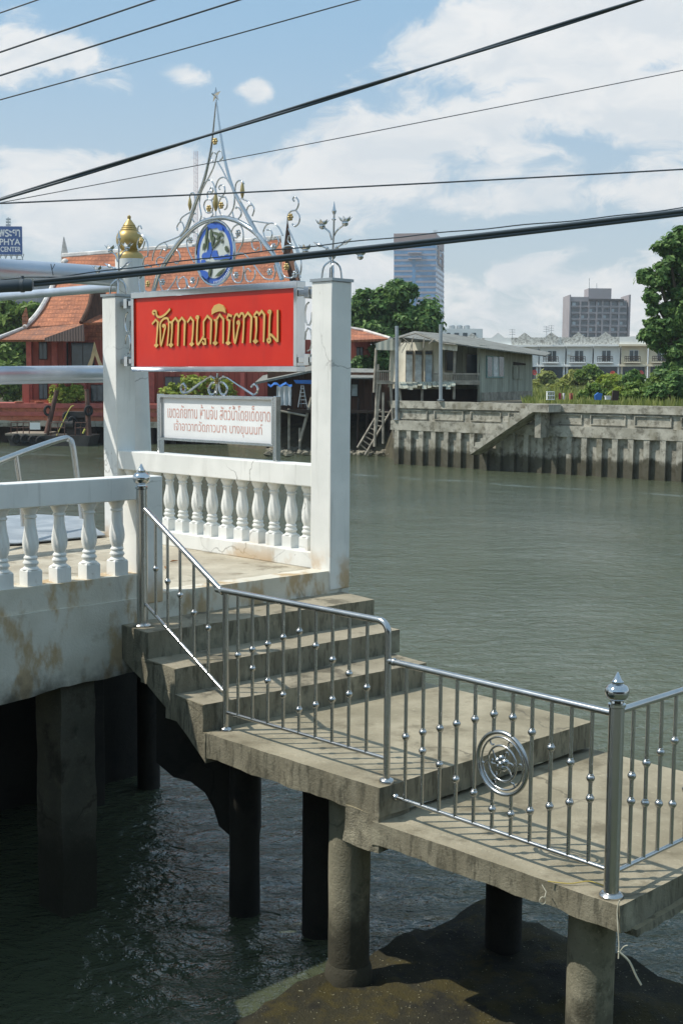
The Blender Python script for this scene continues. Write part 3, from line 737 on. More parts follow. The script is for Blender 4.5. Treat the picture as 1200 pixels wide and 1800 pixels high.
# ================================================================== ORNAMENTAL CREST
crest = thing('iron_crest', 'tall silver scrollwork crest with spire and round emblem on top of the red sign', 'ornament', onv(382, 505, SV))
CV = 2.33
def c1(x, y): return onv(220 + x / 6.667, 370 + y / 6.667, CV)
def c2(x, y): return onv(300 + x / 7.5, 150 + y / 7.5, CV)
def c3(x, y): return onv(400 + x / 5, 330 + y / 5, CV)
def rod(name, pts, r, mat='chrome', n=6):
    mb = MB(); mb.tube(crom(pts, n), r, 10); return mb.build(name, M[mat], crest)
mb = MB(); pl = crom([c2(597, 215), c2(560, 600), c2(520, 900), c2(440, 1250), c2(330, 1550), c1(730, 190), c1(660, 300)], 8)
mb.tube(pl, .02, 10, radii=[.007 + .017 * i / (len(pl) - 1) for i in range(len(pl))])
pl = crom([c2(603, 190), c2(640, 500), c2(672, 720), c2(730, 1050), c2(830, 1380), c2(1000, 1700), c3(180, 260), c3(260, 410)], 8)
mb.tube(pl, .02, 10, radii=[.007 + .017 * i / (len(pl) - 1) for i in range(len(pl))])
mb.build('spire', M['chrome'], crest)
rod('arch', [c1(330, 960), c1(390, 760), c1(480, 600), c1(590, 430), c1(700, 300), c1(850, 170), c1(1000, 105), c1(1150, 85), c3(30, 275), c3(100, 300), c3(200, 360), c3(280, 430), c3(350, 520), c3(410, 600), c3(450, 720), c3(477, 805)], .023)
sc2 = [[(595, 905), (568, 880), (535, 920), (530, 975), (560, 1000)],
 [(648, 990), (685, 950), (678, 880), (648, 865), (618, 890), (600, 960), (570, 1070), (520, 1180), (450, 1310), (400, 1420), (380, 1540), (390, 1620), (405, 1720), (385, 1790)],
 [(615, 1000), (680, 1110), (740, 1230), (800, 1340), (840, 1450), (840, 1560), (810, 1660), (760, 1725)],
 [(535, 1392), (520, 1375), (535, 1345), (560, 1370), (545, 1415), (505, 1400), (485, 1420), (490, 1480), (530, 1510), (570, 1480), (590, 1400), (570, 1310), (530, 1255), (480, 1260), (440, 1320)],
 [(650, 1375), (635, 1350), (660, 1315), (705, 1330), (715, 1400), (680, 1460), (625, 1450), (600, 1400), (600, 1320), (635, 1240), (690, 1212), (740, 1230)],
 [(540, 1660), (560, 1700), (520, 1745)], [(500, 1500), (455, 1530), (440, 1600), (470, 1670), (520, 1680), (555, 1640), (550, 1540), (520, 1500)],
 [(720, 1470), (745, 1530), (740, 1610), (710, 1640)], [(720, 1475), (670, 1480), (640, 1540), (635, 1620), (665, 1700), (740, 1740)],
 [(430, 1740), (470, 1760), (520, 1745)], [(595, 1640), (597, 1735)],
 [(250, 1480), (265, 1430), (305, 1420), (325, 1480), (330, 1530)], [(335, 1690), (300, 1700), (285, 1760), (310, 1798)],
 [(852, 1380), (860, 1300), (900, 1255), (945, 1265), (965, 1300)],
 [(930, 1490), (1000, 1520), (1045, 1545), (1085, 1590), (1100, 1640), (1075, 1725)], [(1075, 1580), (1030, 1590), (1005, 1640), (1010, 1700), (1000, 1740)],
 [(860, 1625), (890, 1605), (930, 1660), (920, 1720), (890, 1760)], [(815, 1670), (830, 1740)]]
sc1 = [[(805, 0), (720, 45), (660, 90), (645, 140)], [(615, 235), (610, 190), (640, 140), (670, 145), (690, 200), (680, 260), (640, 300), (540, 345), (430, 385), (370, 430), (335, 500), (320, 590)],
 [(850, 345), (830, 400), (790, 410)], [(770, 350), (735, 330), (740, 290)], [(850, 345), (850, 280), (815, 255), (770, 265), (735, 320), (725, 400), (755, 500), (810, 610)],
 [(470, 385), (495, 420), (480, 470), (440, 450), (410, 520)], [(500, 510), (460, 560), (415, 545), (375, 570), (370, 630), (400, 650)],
 [(575, 520), (555, 510), (590, 460), (630, 490), (645, 560), (615, 620), (575, 605)],
 [(255, 540), (225, 560), (205, 650), (260, 640), (310, 660)], [(150, 240), (155, 190), (180, 180), (195, 215)], [(150, 260), (210, 300), (260, 370), (270, 470), (265, 545)], [(220, 340), (170, 330), (145, 400), (160, 460), (205, 450), (235, 360)],
 [(400, 800), (415, 880), (445, 940), (500, 930), (560, 860), (610, 770)], [(630, 840), (645, 800), (690, 780), (715, 830), (715, 900), (650, 925), (615, 870), (610, 790)],
 [(720, 800), (740, 880), (790, 910), (840, 870), (860, 780)], [(160, 770), (165, 880), (190, 970), (240, 940)], [(240, 940), (270, 970), (310, 950), (340, 890)], [(340, 850), (370, 800)]]
sc3 = [[(60, 90), (50, 180), (10, 250)], [(70, 180), (90, 170), (120, 210), (115, 250), (90, 275)], [(40, 430), (80, 440), (95, 410)], [(45, 440), (35, 390), (60, 340), (105, 325), (135, 380), (135, 470), (100, 550), (70, 600)],
 [(200, 290), (280, 300), (360, 312)], [(345, 370), (380, 375), (390, 420), (360, 470), (325, 430), (315, 380), (345, 325), (400, 312), (450, 350), (485, 420)],
 [(270, 525), (250, 550), (220, 525), (215, 470), (250, 445), (290, 480), (295, 560)], [(60, 610), (90, 580), (140, 580), (190, 625), (240, 690), (290, 760), (335, 800), (400, 800), (420, 740), (410, 680)],
 [(40, 700), (40, 780), (70, 830), (120, 825), (140, 750), (140, 690)], [(205, 740), (180, 712), (155, 740), (165, 810), (205, 825), (240, 780), (240, 720)],
 [(585, 118), (573, 100), (590, 80), (618, 105), (622, 150), (600, 195), (560, 205), (532, 240), (525, 300)], [(600, 200), (632, 250), (625, 310), (592, 340), (568, 318)],
 [(535, 360), (580, 460), (620, 550), (645, 640), (645, 720), (630, 790)], [(480, 560), (500, 520), (550, 510), (600, 540), (615, 600)], [(470, 650), (470, 720), (500, 780), (560, 790), (600, 740), (590, 660)], [(540, 420), (530, 470), (560, 500)], [(590, 650), (625, 730), (640, 790)], [(400, 460), (430, 430), (450, 480), (420, 530), (390, 500)]]
for fn_, lst in ((c2, sc2), (c1, sc1), (c3, sc3)):
    for st in lst: rod('scroll', [fn_(*q) for q in st], .007)
def rosette(p, r, mat, parent, n=6, name='flower'):
    mb = MB()
    for k in range(n):
        a = 2 * math.pi * k / n; mb.ball(p + (U3 * math.cos(a) + ZU * math.sin(a)) * r * .62 - V3 * .01, r * .42, 8, (.85, .85, .8))
    mb.ball(p - V3 * .02, r * .34, 8); return mb.build(name, M[mat], parent)
for q in (c2(515, 1625), c2(678, 1585), c2(597, 740), c1(278, 860), c3(525, 695), c3(558, 260), c1(202, 355)): rosette(q, .036, 'dullgold', crest)
for q in (c1(775, 350), c1(800, 820), c1(450, 840), c3(100, 400), c3(82, 770), c3(378, 740), c3(600, 760), c3(410, 520)): rosette(q, .036, 'chrome', crest)
def bud(p, L, r, d, mat, parent):
    mb = MB(); d = Vector(d).normalized(); mb.lathe(p - d * L / 2, [(.003, 0), (r * .6, L * .2), (r, L * .42), (r * .7, L * .7), (.002, L)], 10, axis=tuple(d)); return mb.build('bud', M[mat], parent)
bud(c2(595, 1540), .19, .028, (0, 0, 1), 'dullgold', crest); bud(c2(945, 1380), .17, .022, (0, .02, 1), 'dullgold', crest); bud(c2(255, 1560), .14, .02, (0, 0, 1), 'dullgold', crest)
mb = MB(); sp = c2(597, 125)
pts = []
for k in range(10):
    a = math.pi / 2 + k * math.pi / 5; rr = .075 if k % 2 == 0 else .03; pts.append(sp + U3 * rr * math.cos(a) + ZU * rr * math.sin(a))
fr, bk = sp - V3 * .022, sp + V3 * .022
mb.add(pts + [fr, bk], [(i, (i + 1) % 10, 10) for i in range(10)] + [((i + 1) % 10, i, 11) for i in range(10)]); mb.build('star', M['chrome'], crest)
# round emblem
ec = onv(378, 445, CV); er = .285
def ep(x, y, v=CV - .012): return onv(330 + x / 10.91, 370 + y / 10.91, v)
N_ = 48
def ell(k, v=0): return [ec + U3 * er * .98 * k * math.cos(2 * math.pi * i / N_) + ZU * er * 1.02 * k * math.sin(2 * math.pi * i / N_) + V3 * v for i in range(N_)]
mb = MB(); mb.prism(ell(1), V3 * .02); em = mb.build('emblem', M['blue'], crest)
mb = MB(); mb.tube(ell(1.01), .014, 8, True); mb.build('rim', M['chrome'], em)
mb = MB(); mb.prism(ell(.80, -.004), V3 * .006); mb.build('emblem_field', M['emblem_pale'], em)
def blob(mb, x, y, rx, ry, ang, v, seed=0, lump=.18, n=18):
    ca, sa = math.cos(R(ang)), math.sin(R(ang)); pts = []
    for i in range(n):
        a = 2 * math.pi * i / n; k = 1 + lump * noise.noise(Vector((math.cos(a) * 1.7 + seed * 3.1, math.sin(a) * 1.7, seed)))
        u_, w_ = rx * k * math.cos(a), ry * k * math.sin(a); pts.append(ep(x + u_ * ca - w_ * sa, y + u_ * sa + w_ * ca, v))
    mb.prism(pts, V3 * .005)
for q in ((350, 860, 95, 55, -20, 1), (420, 760, 50, 150, 8, 2), (520, 850, 60, 90, 0, 3), (640, 905, 120, 38, -6, 4), (760, 890, 60, 45, 20, 5), (300, 1010, 50, 70, 0, 6), (330, 1230, 60, 80, -30, 7), (470, 300, 90, 45, 10, 8), (610, 330, 80, 40, 35, 9)):
    mb = MB(); blob(mb, q[0], q[1], q[2], q[3], q[4], CV - .0105 - q[5] * .0003, q[5], .3); mb.build('emblem_skyline', M['blue'], em)
for q in ((350, 520, 18, 190, 6, 1), (385, 650, 14, 120, 2, 2), (450, 480, 24, 130, -4, 3), (480, 590, 20, 110, 10, 4), (540, 440, 70, 26, 25, 5), (590, 500, 22, 90, 38, 6), (540, 640, 16, 130, 40, 7), (640, 460, 50, 24, 50, 8), (655, 590, 12, 50, 8, 9), (740, 740, 30, 60, -15, 10), (700, 950, 90, 24, -10, 11), (400, 1000, 70, 20, 5, 12), (620, 1190, 120, 22, -42, 13), (420, 1180, 24, 90, 10, 14), (300, 700, 14, 70, 8, 15)):
    mb = MB(); blob(mb, q[0], q[1], q[2], q[3], q[4], CV - .0145 - q[5] * .0002, q[5] + 20, .35); mb.build('emblem_tree', M['emblem_green'], em)
mb = MB()
for k in range(17):
    a = R(268) + k * R(4.6); p = ec - U3 * er * .885 * math.cos(a) + ZU * er * .91 * math.sin(a) - V3 * .006
    t_ = U3 * -math.sin(a) * -1 + ZU * math.cos(a); n_ = -U3 * math.cos(a) + ZU * math.sin(a)
    mb.obox(p, t_ * .0065, n_ * .022, -V3 * .003); 
    if k % 2: mb.obox(p + t_ * .0065, t_ * .005, n_ * .006, -V3 * .003)
mb.build('emblem_marks', M['inklight'], em)
# flower finials on the two columns
def finial(uc, label):
    t = thing('flower_finial', label, 'finial', uvz(uc, 2.34, ZP + 2.5), 'scrolled flower finials on the gate columns')
    base = uvz(uc, 2.34, ZP + 2.5)
    def P(x, y, dv=0): return base + U3 * (-(x - 922) / 5 / 145.5) + ZU * ((760 - y) / 5 / 206.0) + V3 * dv
    mb = MB(); mb.tube([P(922, 760), P(932, 500), P(936, 380), P(940, 200)], .010, 10); mb.lathe(P(940, 205), [(.009, 0), (.02, .03), (.012, .05), (.002, .11)], 10); mb.lathe(P(938, 245), [(.01, -.01), (.02, 0), (.01, .01)], 10); mb.build('spike', M['chrome'], t)
    mb = MB()
    for k in range(4):
        dv = (-.05, .05)[k % 2]; sg = (-1, -1, 1, 1)[k]
        mb.tube(crom([P(922 + sg * 52, 758, dv), P(922 + sg * 40, 650, dv * .8), P(922 - sg * 6, 590, 0), P(922 - sg * 18, 560, -dv * .3)], 5), .008, 8)
    mb.build('leg', M['chrome'], t)
    for pts, fl, dv in (([(920, 420), (905, 350), (865, 310)], (850, 295), -.02), ([(930, 410), (955, 345), (1005, 302)], (1022, 285), .02), ([(915, 545), (850, 530), (790, 528)], (745, 505), -.08), ([(940, 545), (1010, 520), (1080, 545)], (1112, 575), .08)):
        mb = MB(); mb.tube(crom([P(x, y, dv * i / 2) for i, (x, y) in enumerate(pts)], 6), .008, 8)
        c_ = P(*fl, dv)
        for k in range(6):
            a = k * math.pi / 3; d_ = U3 * math.cos(a) + V3 * math.sin(a)
            mb.prism([c_, c_ + d_ * .035 + ZU * .02 + d_.cross(ZU) * .022, c_ + d_ * .06 + ZU * .05, c_ + d_ * .035 + ZU * .02 - d_.cross(ZU) * .022], ZU * .006)
        mb.ball(c_, .028, 8); mb.build('branch', M['chrome'], t)
    for pts in ([(922, 525), (880, 490), (840, 468)], [(930, 525), (965, 490), (1005, 470)]):
        mb = MB(); p3 = [P(*q) for q in pts]; mb.tube(crom(p3, 5), .008, 8); d_ = (p3[2] - p3[1]).normalized(); mb.lathe(p3[2], [(.006, 0), (.018, .04), (.014, .07), (.002, .13)], 8, axis=tuple(d_)); mb.ball(p3[1], .017, 8); mb.build('bud', M['chrome'], t)
finial(4.435, 'silver flower finial standing against the sky on the right gate column')
finial(7.56, 'silver flower finial on the left gate column, in front of the gold ball')

# ================================================================== WHITE NOTICE
NVp = 2.34
notice = thing('notice_board', 'small white notice with two lines of faded red Thai writing on the balustrade rail', 'sign', uvz(5.96, NVp, ZP + .906))
nu0, nu1, nz0, nz1 = 5.14, 6.835, 3.372 + .03, 3.852
mb = MB(); mb.ubox(nu0 + .015, nu1 - .015, NVp - .006, NVp + .03, nz0 + .015, nz1 - .015); mb.build('panel', M['notice'], notice)
mb = MB()
mb.ubox(nu0 - .0, nu1, NVp - .04, NVp + .04, nz1 - .028, nz1); mb.ubox(nu0, nu1, NVp - .04, NVp + .04, nz0, nz0 + .026)
mb.ubox(nu0, nu0 + .022, NVp - .039, NVp + .039, nz0 + .026, nz1 - .028); mb.ubox(nu1 - .022, nu1, NVp - .039, NVp + .039, nz0 + .026, nz1 - .028)
mb.build('frame', M['chrome'], notice, bevel=.003)
for u0 in (nu0 - .034, nu1 - .0): mb = MB(); mb.ubox(u0, u0 + .034, NVp - .035, NVp + .03, ZP + .9, nz1 + .005); mb.build('post', M['chrome'], notice, bevel=.004)
def n4(x, y): return onv(260 + x / 5.4545, 630 + y / 5.4545, NVp)
for st in ([(350, 250), (365, 280), (345, 330), (320, 310), (320, 260), (345, 240)], [(345, 335), (390, 320), (470, 260), (560, 195), (610, 175), (640, 195)], [(640, 190), (660, 240), (640, 330), (600, 345), (582, 290), (610, 240), (655, 230)], [(690, 190), (680, 260), (700, 335), (740, 345), (760, 290), (730, 240), (690, 230)], [(690, 195), (720, 175), (760, 185), (850, 245), (940, 305), (1010, 350)], [(1010, 350), (1045, 330), (1050, 280), (1020, 248), (990, 275)], [(662, 345), (664, 240), (668, 140)]):
    mb = MB(); mb.tube(crom([n4(*q) for q in st], 6), .0105, 8); mb.build('scroll', M['chrome'], notice)
rosette(n4(665, 215), .035, 'dullgold', notice)
def textmesh(name, body, mat, parent, origin, right, up, nrm, width, height, ext=.002, bold=0):
    """flat lettering fitted to width x height metres; origin is its lower left corner"""
    cu = bpy.data.curves.new(name, 'FONT'); cu.body = body; cu.size = 1; cu.extrude = 0; cu.offset = bold
    o = bpy.data.objects.new(name, cu); COL.objects.link(o); bpy.context.view_layer.update()
    dg = bpy.context.evaluated_depsgraph_get(); me = bpy.data.meshes.new_from_object(o.evaluated_get(dg)); bpy.data.objects.remove(o)
    vs = [v.co.copy() for v in me.vertices]; fs = [tuple(p.vertices) for p in me.polygons]
    if not vs: return None
    x0 = min(v.x for v in vs); x1 = max(v.x for v in vs); y0 = min(v.y for v in vs); y1 = max(v.y for v in vs)
    right, up, nrm, origin = Vector(right), Vector(up), Vector(nrm), Vector(origin)
    mb = MB(); mb.add([origin + right * ((v.x - x0) / (x1 - x0) * width) + up * ((v.y - y0) / (y1 - y0) * height) + nrm * ext for v in vs], fs)
    return mb.build(name, mat, parent)
def tl(txt, x0, y0, x1, y1):
    a = n4(x0, y1); b = n4(x1, y1); textmesh('writing', txt, M['noticetext'], notice, uvz((a - ORG).dot(U3), NVp - .0065, 0) + ZU * ((a.z + n4(x0, y0).z) * 0 + a.z), -U3, ZU, -V3, (b - a).length, n4(x0, y0).z - a.z)
a = n4(197, 560); b = n4(1178, 590)
ua, ub = (a - ORG).dot(U3), (b - ORG).dot(U3)
zr1 = (n4(197, 556).z, n4(830, 450).z); zr2 = (n4(930, 758).z, n4(290, 585).z)
textmesh('writing', 'เขตอภัยทาน ห้ามจับ สัตว์น้ำโดยเด็ดขาด', M['noticetext'], notice, uvz(ua, NVp - .006, zr1[0] - .012), -U3, ZU, -V3, ua - ub, zr1[1] - zr1[0] + .012)
a = n4(258, 690); b = n4(1103, 720); ua, ub = (a - ORG).dot(U3), (b - ORG).dot(U3)
textmesh('writing', 'เจ้าอาวาทวัดภาวนาฯ บางขุนนนท์', M['noticetext'], notice, uvz(ua, NVp - .006, zr2[0]), -U3, ZU, -V3, ua - ub, zr2[1] - zr2[0])

# ================================================================== MOORING FRAME, GANGWAY
moor = thing('mooring_frame', 'round white mooring pile with silver painted crossbeams beside the gate', 'mooring frame', aty(236, 900, 14.0))
Yp = 14.0
mb = MB(); pb, pt_ = aty(240, 760, Yp), aty(228, 456, Yp); pb = pb + (pb - pt_) * 1.25
mb.tube([pb, pt_], .155, 32); mb.build('pile', whitemat('pile_paint', False), moor)
ft = pt_
mb = MB(); k = Yp / FPX
prof = [(25, 0), (25.5, 8), (22, 13), (17, 16), (14.5, 18), (15.5, 20), (20, 24), (23, 30), (24, 36), (23.6, 42), (21.5, 48), (18.5, 52), (16, 54), (16.2, 55.5), (13.8, 58), (14, 59.5), (11.5, 62), (11.7, 63.5), (8.4, 68), (5.2, 72), (2.6, 75.5), (3.4, 78), (3.3, 80.5), (.4, 83)]
mb.lathe(ft - ZU * .01, [(r * k * .95, z * k * .93) for r, z in prof], 32)
tag(mb.build('gold_finial', M['gold']), 'gold onion shaped finial ball on top of the mooring pile', 'finial')
pr = aty(215, 487, Yp); pl_ = aty(-160, 462, Yp / 1.14)
pl_ = pr + (pl_ - pr) * 2.2
mb = MB(); mb.tube([pr, pl_], .105, 24); mb.build('crossbeam', M['silver'], moor)
mb = MB(); q = pl_.copy(); mb.tube([Vector((q.x, q.y, -1.5)), Vector((q.x, q.y, q.z + .3))], .155, 24); mb.build('pile', M['galv'], moor)
mb = MB(); mb.tube([aty(212, 504, Yp + .05), aty(212, 504, Yp + .05).lerp(aty(-60, 527, 16.8), 2)], .05, 20); mb.build('crossbeam', M['silver'], moor)
mb = MB(); qa, qb = aty(225, 655, Yp), aty(-160, 660.5, Yp / 1.2); mb.tube([qa, qa.lerp(qb, 1.9)], .08, 24)
qa, qb = aty(225, 667, Yp), aty(-160, 673, Yp / 1.2); mb.tube([qa, qa.lerp(qb, 1.9)], .03, 16)
mb.build('crossbeam', M['silver'], moor)
M['plate'] = None
def platemat():
    m, t, b = newmat('checker_plate')
    b.inputs['Base Color'].default_value = col(S(176, 186, 198)); b.inputs['Metallic'].default_value = .15; b.inputs['Roughness'].default_value = .5
    w_ = t.new('ShaderNodeTexChecker'); t.l.new(t.pos(), w_.inputs[0]); w_.inputs['Scale'].default_value = 28
    t.l.new(t.mix(t.ramp(t.noise(4, 5), .4, .7), S(150, 158, 164), S(178, 184, 188)), b.inputs['Base Color'])
    t.l.new(t.bump(w_.outputs['Fac'], .5, .004), b.inputs['Normal']); return m
M['plate'] = platemat()
ramp_ = thing('gangway', 'checker plate gangway with a bent steel handrail behind the white balustrade', 'gangway', uvz(8.3, 1.6, ZP))
mb = MB(); mb.prism([uvz(7.64, 1.0, ZP + .02), uvz(7.56, 1.12, ZP + .02), uvz(7.56, 2.15, ZP + .02), uvz(7.7, 2.2, ZP + .03), uvz(9.0, 2.78, ZP + .05), uvz(9.6, 2.5, ZP + .05), uvz(9.4, .6, ZP + .05), uvz(7.8, .62, ZP + .02)], ZU * .012); mb.build('ramp_plate', M['plate'], ramp_)
hb = uvz(8.92, 2.6, ZP + .05); ht = aty(118, 772, hb.y)
mb = MB(); e_ = (aty(-40, 826, 11.6) - ht).normalized(); top = Vector((aty(124, 772, hb.y).x, hb.y, ht.z))
hb = aty(146, 916, hb.y)
ptsH = [aty(-90, 846, 11.9), aty(0, 811, 12.9), aty(60, 788, 13.6), aty(108, 772, hb.y - .1), aty(121, 772, hb.y), aty(128, 784, hb.y), aty(136, 840, hb.y), hb]
mb.tube(crom(ptsH, 6), .034, 16); mb.tube([aty(28, 802, 13.2), aty(38, 870, 13.2), aty(42, 925, 13.2)], .028, 14); mb.build('handrail', M['steel'], ramp_)

# ================================================================== NEAR BANK behind the viewer (its dark mass is what the steel reflects)
nb = thing('waterside_house', 'dark timber waterside house with a tin roof behind the viewpoint', 'house', (2, -8, 0))
_dw = plain('old_dark_boards', S(74, 62, 50), .85, 0, .3, 1.5)
mb = MB(); mb.box(-16, -14, 1.6, 22, -7, 6.4); mb.build('wall', _dw, nb)
mb = MB(); mb.prism([(-18, -15.5, 8.6), (-18, -5.2, 6.2), (-18, -5.2, 6.35), (-18, -15.5, 8.75)], (42, 0, 0)); mb.build('roof', plain('tin_roof', S(112, 106, 98), .7, .2, .3, .6), nb)
mb = MB(); mb.box(-17, -15, 1.35, 23, -5.6, 1.58); mb.build('floor', _dw, nb)
for k in range(9):
    mb = MB(); mb.tube([(-16 + k * 4.7, -6.2, -1.5), (-16 + k * 4.7, -6.2, 6.3)], .13, 10); mb.build('post', _dw, nb)
for k in range(6):
    mb = MB(); mb.box(-13 + k * 6, -7.05, 2.9, -11.4 + k * 6, -6.96, 4.5); mb.build('window', plain('shutter_green', S(60, 84, 76), .6), nb)
# ================================================================== OVERHEAD CABLES
def cable(x0, y0, d0, x1, y1, d1, r, label, sag=0.0, strands=1, name='overhead_cable'):
    a, b = aty(x0, y0, d0), aty(x1, y1, d1); mb = MB(); n = 80
    for s_ in range(strands):
        pts = []
        for i in range(n + 1):
            t = i / n; p = a.lerp(b, t); p.z -= sag * (4 * t * (1 - t) - .8)
            if strands > 1:
                an = t * 22 + s_ * 2 * math.pi / strands; p += Vector((0, math.cos(an), math.sin(an))) * r * 1.0
            pts.append(p)
        mb.tube(pts, r, 10)
    return tag(mb.build(name, M['cable']), label, 'cable', 'overhead cables crossing the sky')
def ext(x0, y0, x1, y1, k=.12): dx, dy = x1 - x0, y1 - y0; return x0 - dx * k, y0 - dy * k, x1 + dx * k, y1 + dy * k
def c_(x0, y0, x1, y1, d, r, label, sag=0, strands=1, d1=None, k=.12):
    X0, Y0, X1, Y1 = ext(x0, y0, x1, y1, max(k, 900 / math.hypot(x1 - x0, y1 - y0))); cable(X0, Y0, d, X1, Y1, d1 or d, r, label, sag, strands)
c_(0, 23, 66, 0, 5.0, .0026, 'thin cable cutting the top left corner of the sky, topmost of all', k=.6)
c_(0, 92, 270, 0, 5.0, .0034, 'second cable down at the top left, leaving the picture above the spire', k=.2)
c_(0, 133, 420, 0, 5.0, .0034, 'third cable down at the top left, just above the thinner one', k=.2)
c_(0, 175, 628, 0, 5.0, .0025, 'thinner fourth cable down at the left edge, passing above the star', .01, k=.2)
c_(0, 350, 1122, 0, 4.6, .0044, 'thick twisted black cable crossing the spire below the star and rising to the top edge', .02, 2)
c_(0, 356, 1200, 123, 5.6, .0019, 'thinnest cable running from the left edge past the spire to the right edge', .03)
c_(0, 357, 1200, 297, 5.0, .0031, 'nearly level cable crossing the crest scrolls above the emblem', .03)
# heavy bundle in front of the crest
mb = MB(); n = 60
def bpt(t, dy, dz): 
    xx = 60 + t * 1290; yy = 498 - 143 * (t * .86 + .14 * t * t); p = aty(xx, yy + dy, 4.6); return p + Vector((0, dz, 0))
for dy, dz, r in ((-3.4, 0, .0070), (2.6, .004, .0070)):
    mb.tube([bpt(1.9 * i / n, dy, dz) for i in range(n + 1)], r, 12)
tag(mb.build('overhead_cable', M['cable']), 'heavy double black cable sagging across the crest and emblem', 'cable', 'overhead cables crossing the sky')
mb = MB(); mb.tube([aty(60 + 1290 * i / n, 492 - 9 * math.sin(math.pi * min(1, i / n * 1.3)) - 146 * (i / n * .86 + .14 * (i / n) ** 2) + .8 * math.sin(i * .9), 4.62) for i in range(n + 1)], .0022, 8)
tag(mb.build('overhead_cable', M['cable']), 'thin wire lashed along the top of the heavy double cable', 'cable', 'overhead cables crossing the sky')
sj = thing('cable_splice', 'black cylindrical splice closure at the left end of the heavy cable', 'cable splice', aty(20, 502, 4.6))
mb = MB(); a, b = aty(-60, 506, 4.6), aty(58, 501, 4.6); mb.tube([a, a.lerp(b, .97), b], .022, 20, radii=[.022, .022, .016]); mb.tube([aty(-1400, 590, 4.6), a], .010, 12); mb.build('sleeve', M['cable'], sj)
mb = MB(); q = aty(40, 502, 4.6); mb.tube([q - Vector((.006, 0, 0)), q + Vector((.006, 0, 0))], .0245, 20); mb.tube([q + ZU * .02, q + ZU * .034], .006, 8); mb.build('clamp', M['cable'], sj)
mb = MB(); mb.tube([aty(-60, 489, 4.6), aty(0, 492, 4.6), aty(48, 487, 4.6), aty(110, 487, 4.6)], .0022, 8); mb.tube([aty(94, 484, 4.6), aty(91, 470, 4.6), aty(90, 464, 4.6)], .0016, 6); mb.tube([aty(92, 474, 4.6), aty(97, 464, 4.6)], .0014, 6); mb.build('wire_tail', M['cable'], sj)
# ================================================================== FAR BANK: materials
def planks(name, c, dk, freq=3.2, rough=.85, worn=.5, axis='x', depth=.03):
    m, t, b = newmat(name)
    p = t.pos(); s_ = t.sep(p); ax = t.math('ADD', s_[0], t.math('MULTIPLY', s_[1], .6))
    if axis == 'z': ax = s_[2]
    ph = t.math('FRACT', t.math('MULTIPLY', ax, freq)); gap = t.ramp(ph, .1, .02)
    idv = t.noise(1.0, 0, 0, t.comb(t.math('MULTIPLY', t.math('FLOOR', t.math('MULTIPLY', ax, freq)), 7.31), 0.5, .2))
    c2 = t.mix(t.ramp(idv, .25, .75), tuple(v * .8 for v in c), tuple(min(1, v * 1.15) for v in c))
    c2 = t.mix(t.math('MULTIPLY', t.ramp(t.noise(.9, 7, .65, t.vmul(p, (1.6, 1.6, .6))), .45, .68), worn), c2, dk)
    c2 = t.mix(t.math('MULTIPLY', gap, .7), c2, tuple(v * .3 for v in dk))
    t.l.new(c2, b.inputs['Base Color']); b.inputs['Roughness'].default_value = rough
    t.l.new(t.bump(t.math('MULTIPLY', gap, -1.0), .8, depth), b.inputs['Normal']); return m
def corrug(name, c, dk, freq=6, metal=0, worn=.5):
    m, t, b = newmat(name); p = t.pos(); s_ = t.sep(p)
    sn = t.math('SINE', t.math('MULTIPLY', t.math('ADD', s_[0], t.math('MULTIPLY', s_[1], .5)), freq * 6.283))
    c2 = t.mix(t.math('MULTIPLY', t.ramp(t.noise(.8, 7, .65), .45, .68), worn), c, dk)
    c2 = t.mix(t.math('MULTIPLY', t.ramp(t.noise(1.6, 7, .65, t.vmul(p, (1.5, 1.5, .3))), .48, .66), worn), c2, tuple(v * .55 for v in dk))
    c2 = t.mix(t.math('MULTIPLY', t.ramp(sn, .5, -1), .25), c2, tuple(v * .5 for v in c))
    t.l.new(c2, b.inputs['Base Color']); b.inputs['Roughness'].default_value = .75; b.inputs['Metallic'].default_value = metal
    t.l.new(t.bump(sn, .7, .03), b.inputs['Normal']); return m
def tiles(name, c, dk):
    m, t, b = newmat(name); p = t.pos(); s_ = t.sep(p)
    u = t.math('FRACT', t.math('MULTIPLY', s_[0], 4.4)); v = t.math('FRACT', t.math('MULTIPLY', s_[2], 3.6))
    g = t.math('MAXIMUM', t.ramp(u, .22, .05), t.ramp(v, .3, .05))
    c2 = t.mix(t.ramp(t.noise(.9, 7, .6), .35, .68), c, dk)
    c2 = t.mix(t.ramp(t.noise(5, 2, .5), .55, .75), c2, tuple(min(1, q * 1.3) for q in c))
    c2 = t.mix(t.math('MULTIPLY', g, .4), c2, tuple(q * .45 for q in dk))
    t.l.new(c2, b.inputs['Base Color']); b.inputs['Roughness'].default_value = .8
    t.l.new(t.bump(g, .6, -.04), b.inputs['Normal']); return m
M['tile'] = tiles('orange_roof_tile', S(188, 118, 82), S(146, 92, 68))
M['tileflat'] = tiles('worn_roof_tile', S(172, 112, 80), S(134, 94, 76))
M['ridge'] = plain('ridge_mortar', S(206, 202, 196), .8, 0, .25, 2)
M['redwood'] = planks('red_painted_boards', S(168, 90, 76), S(128, 68, 60), 2.6, worn=.4)
M['redtrim'] = plain('red_trim', S(178, 96, 84), .7)
M['brownwood'] = planks('brown_boards', S(92, 62, 44), S(56, 40, 30), 3)
M['darkwood'] = plain('dark_timber', S(58, 46, 38), .85, 0, .3, 2)
M['greywood'] = plain('weathered_timber', S(160, 152, 138), .9, 0, .3, 3)
M['greyboards'] = planks('weathered_boards', S(178, 180, 164), S(126, 124, 110), 3.4, worn=.5)
M['cream_corr'] = corrug('cream_corrugated', S(226, 220, 200), S(170, 158, 134), 3.5)
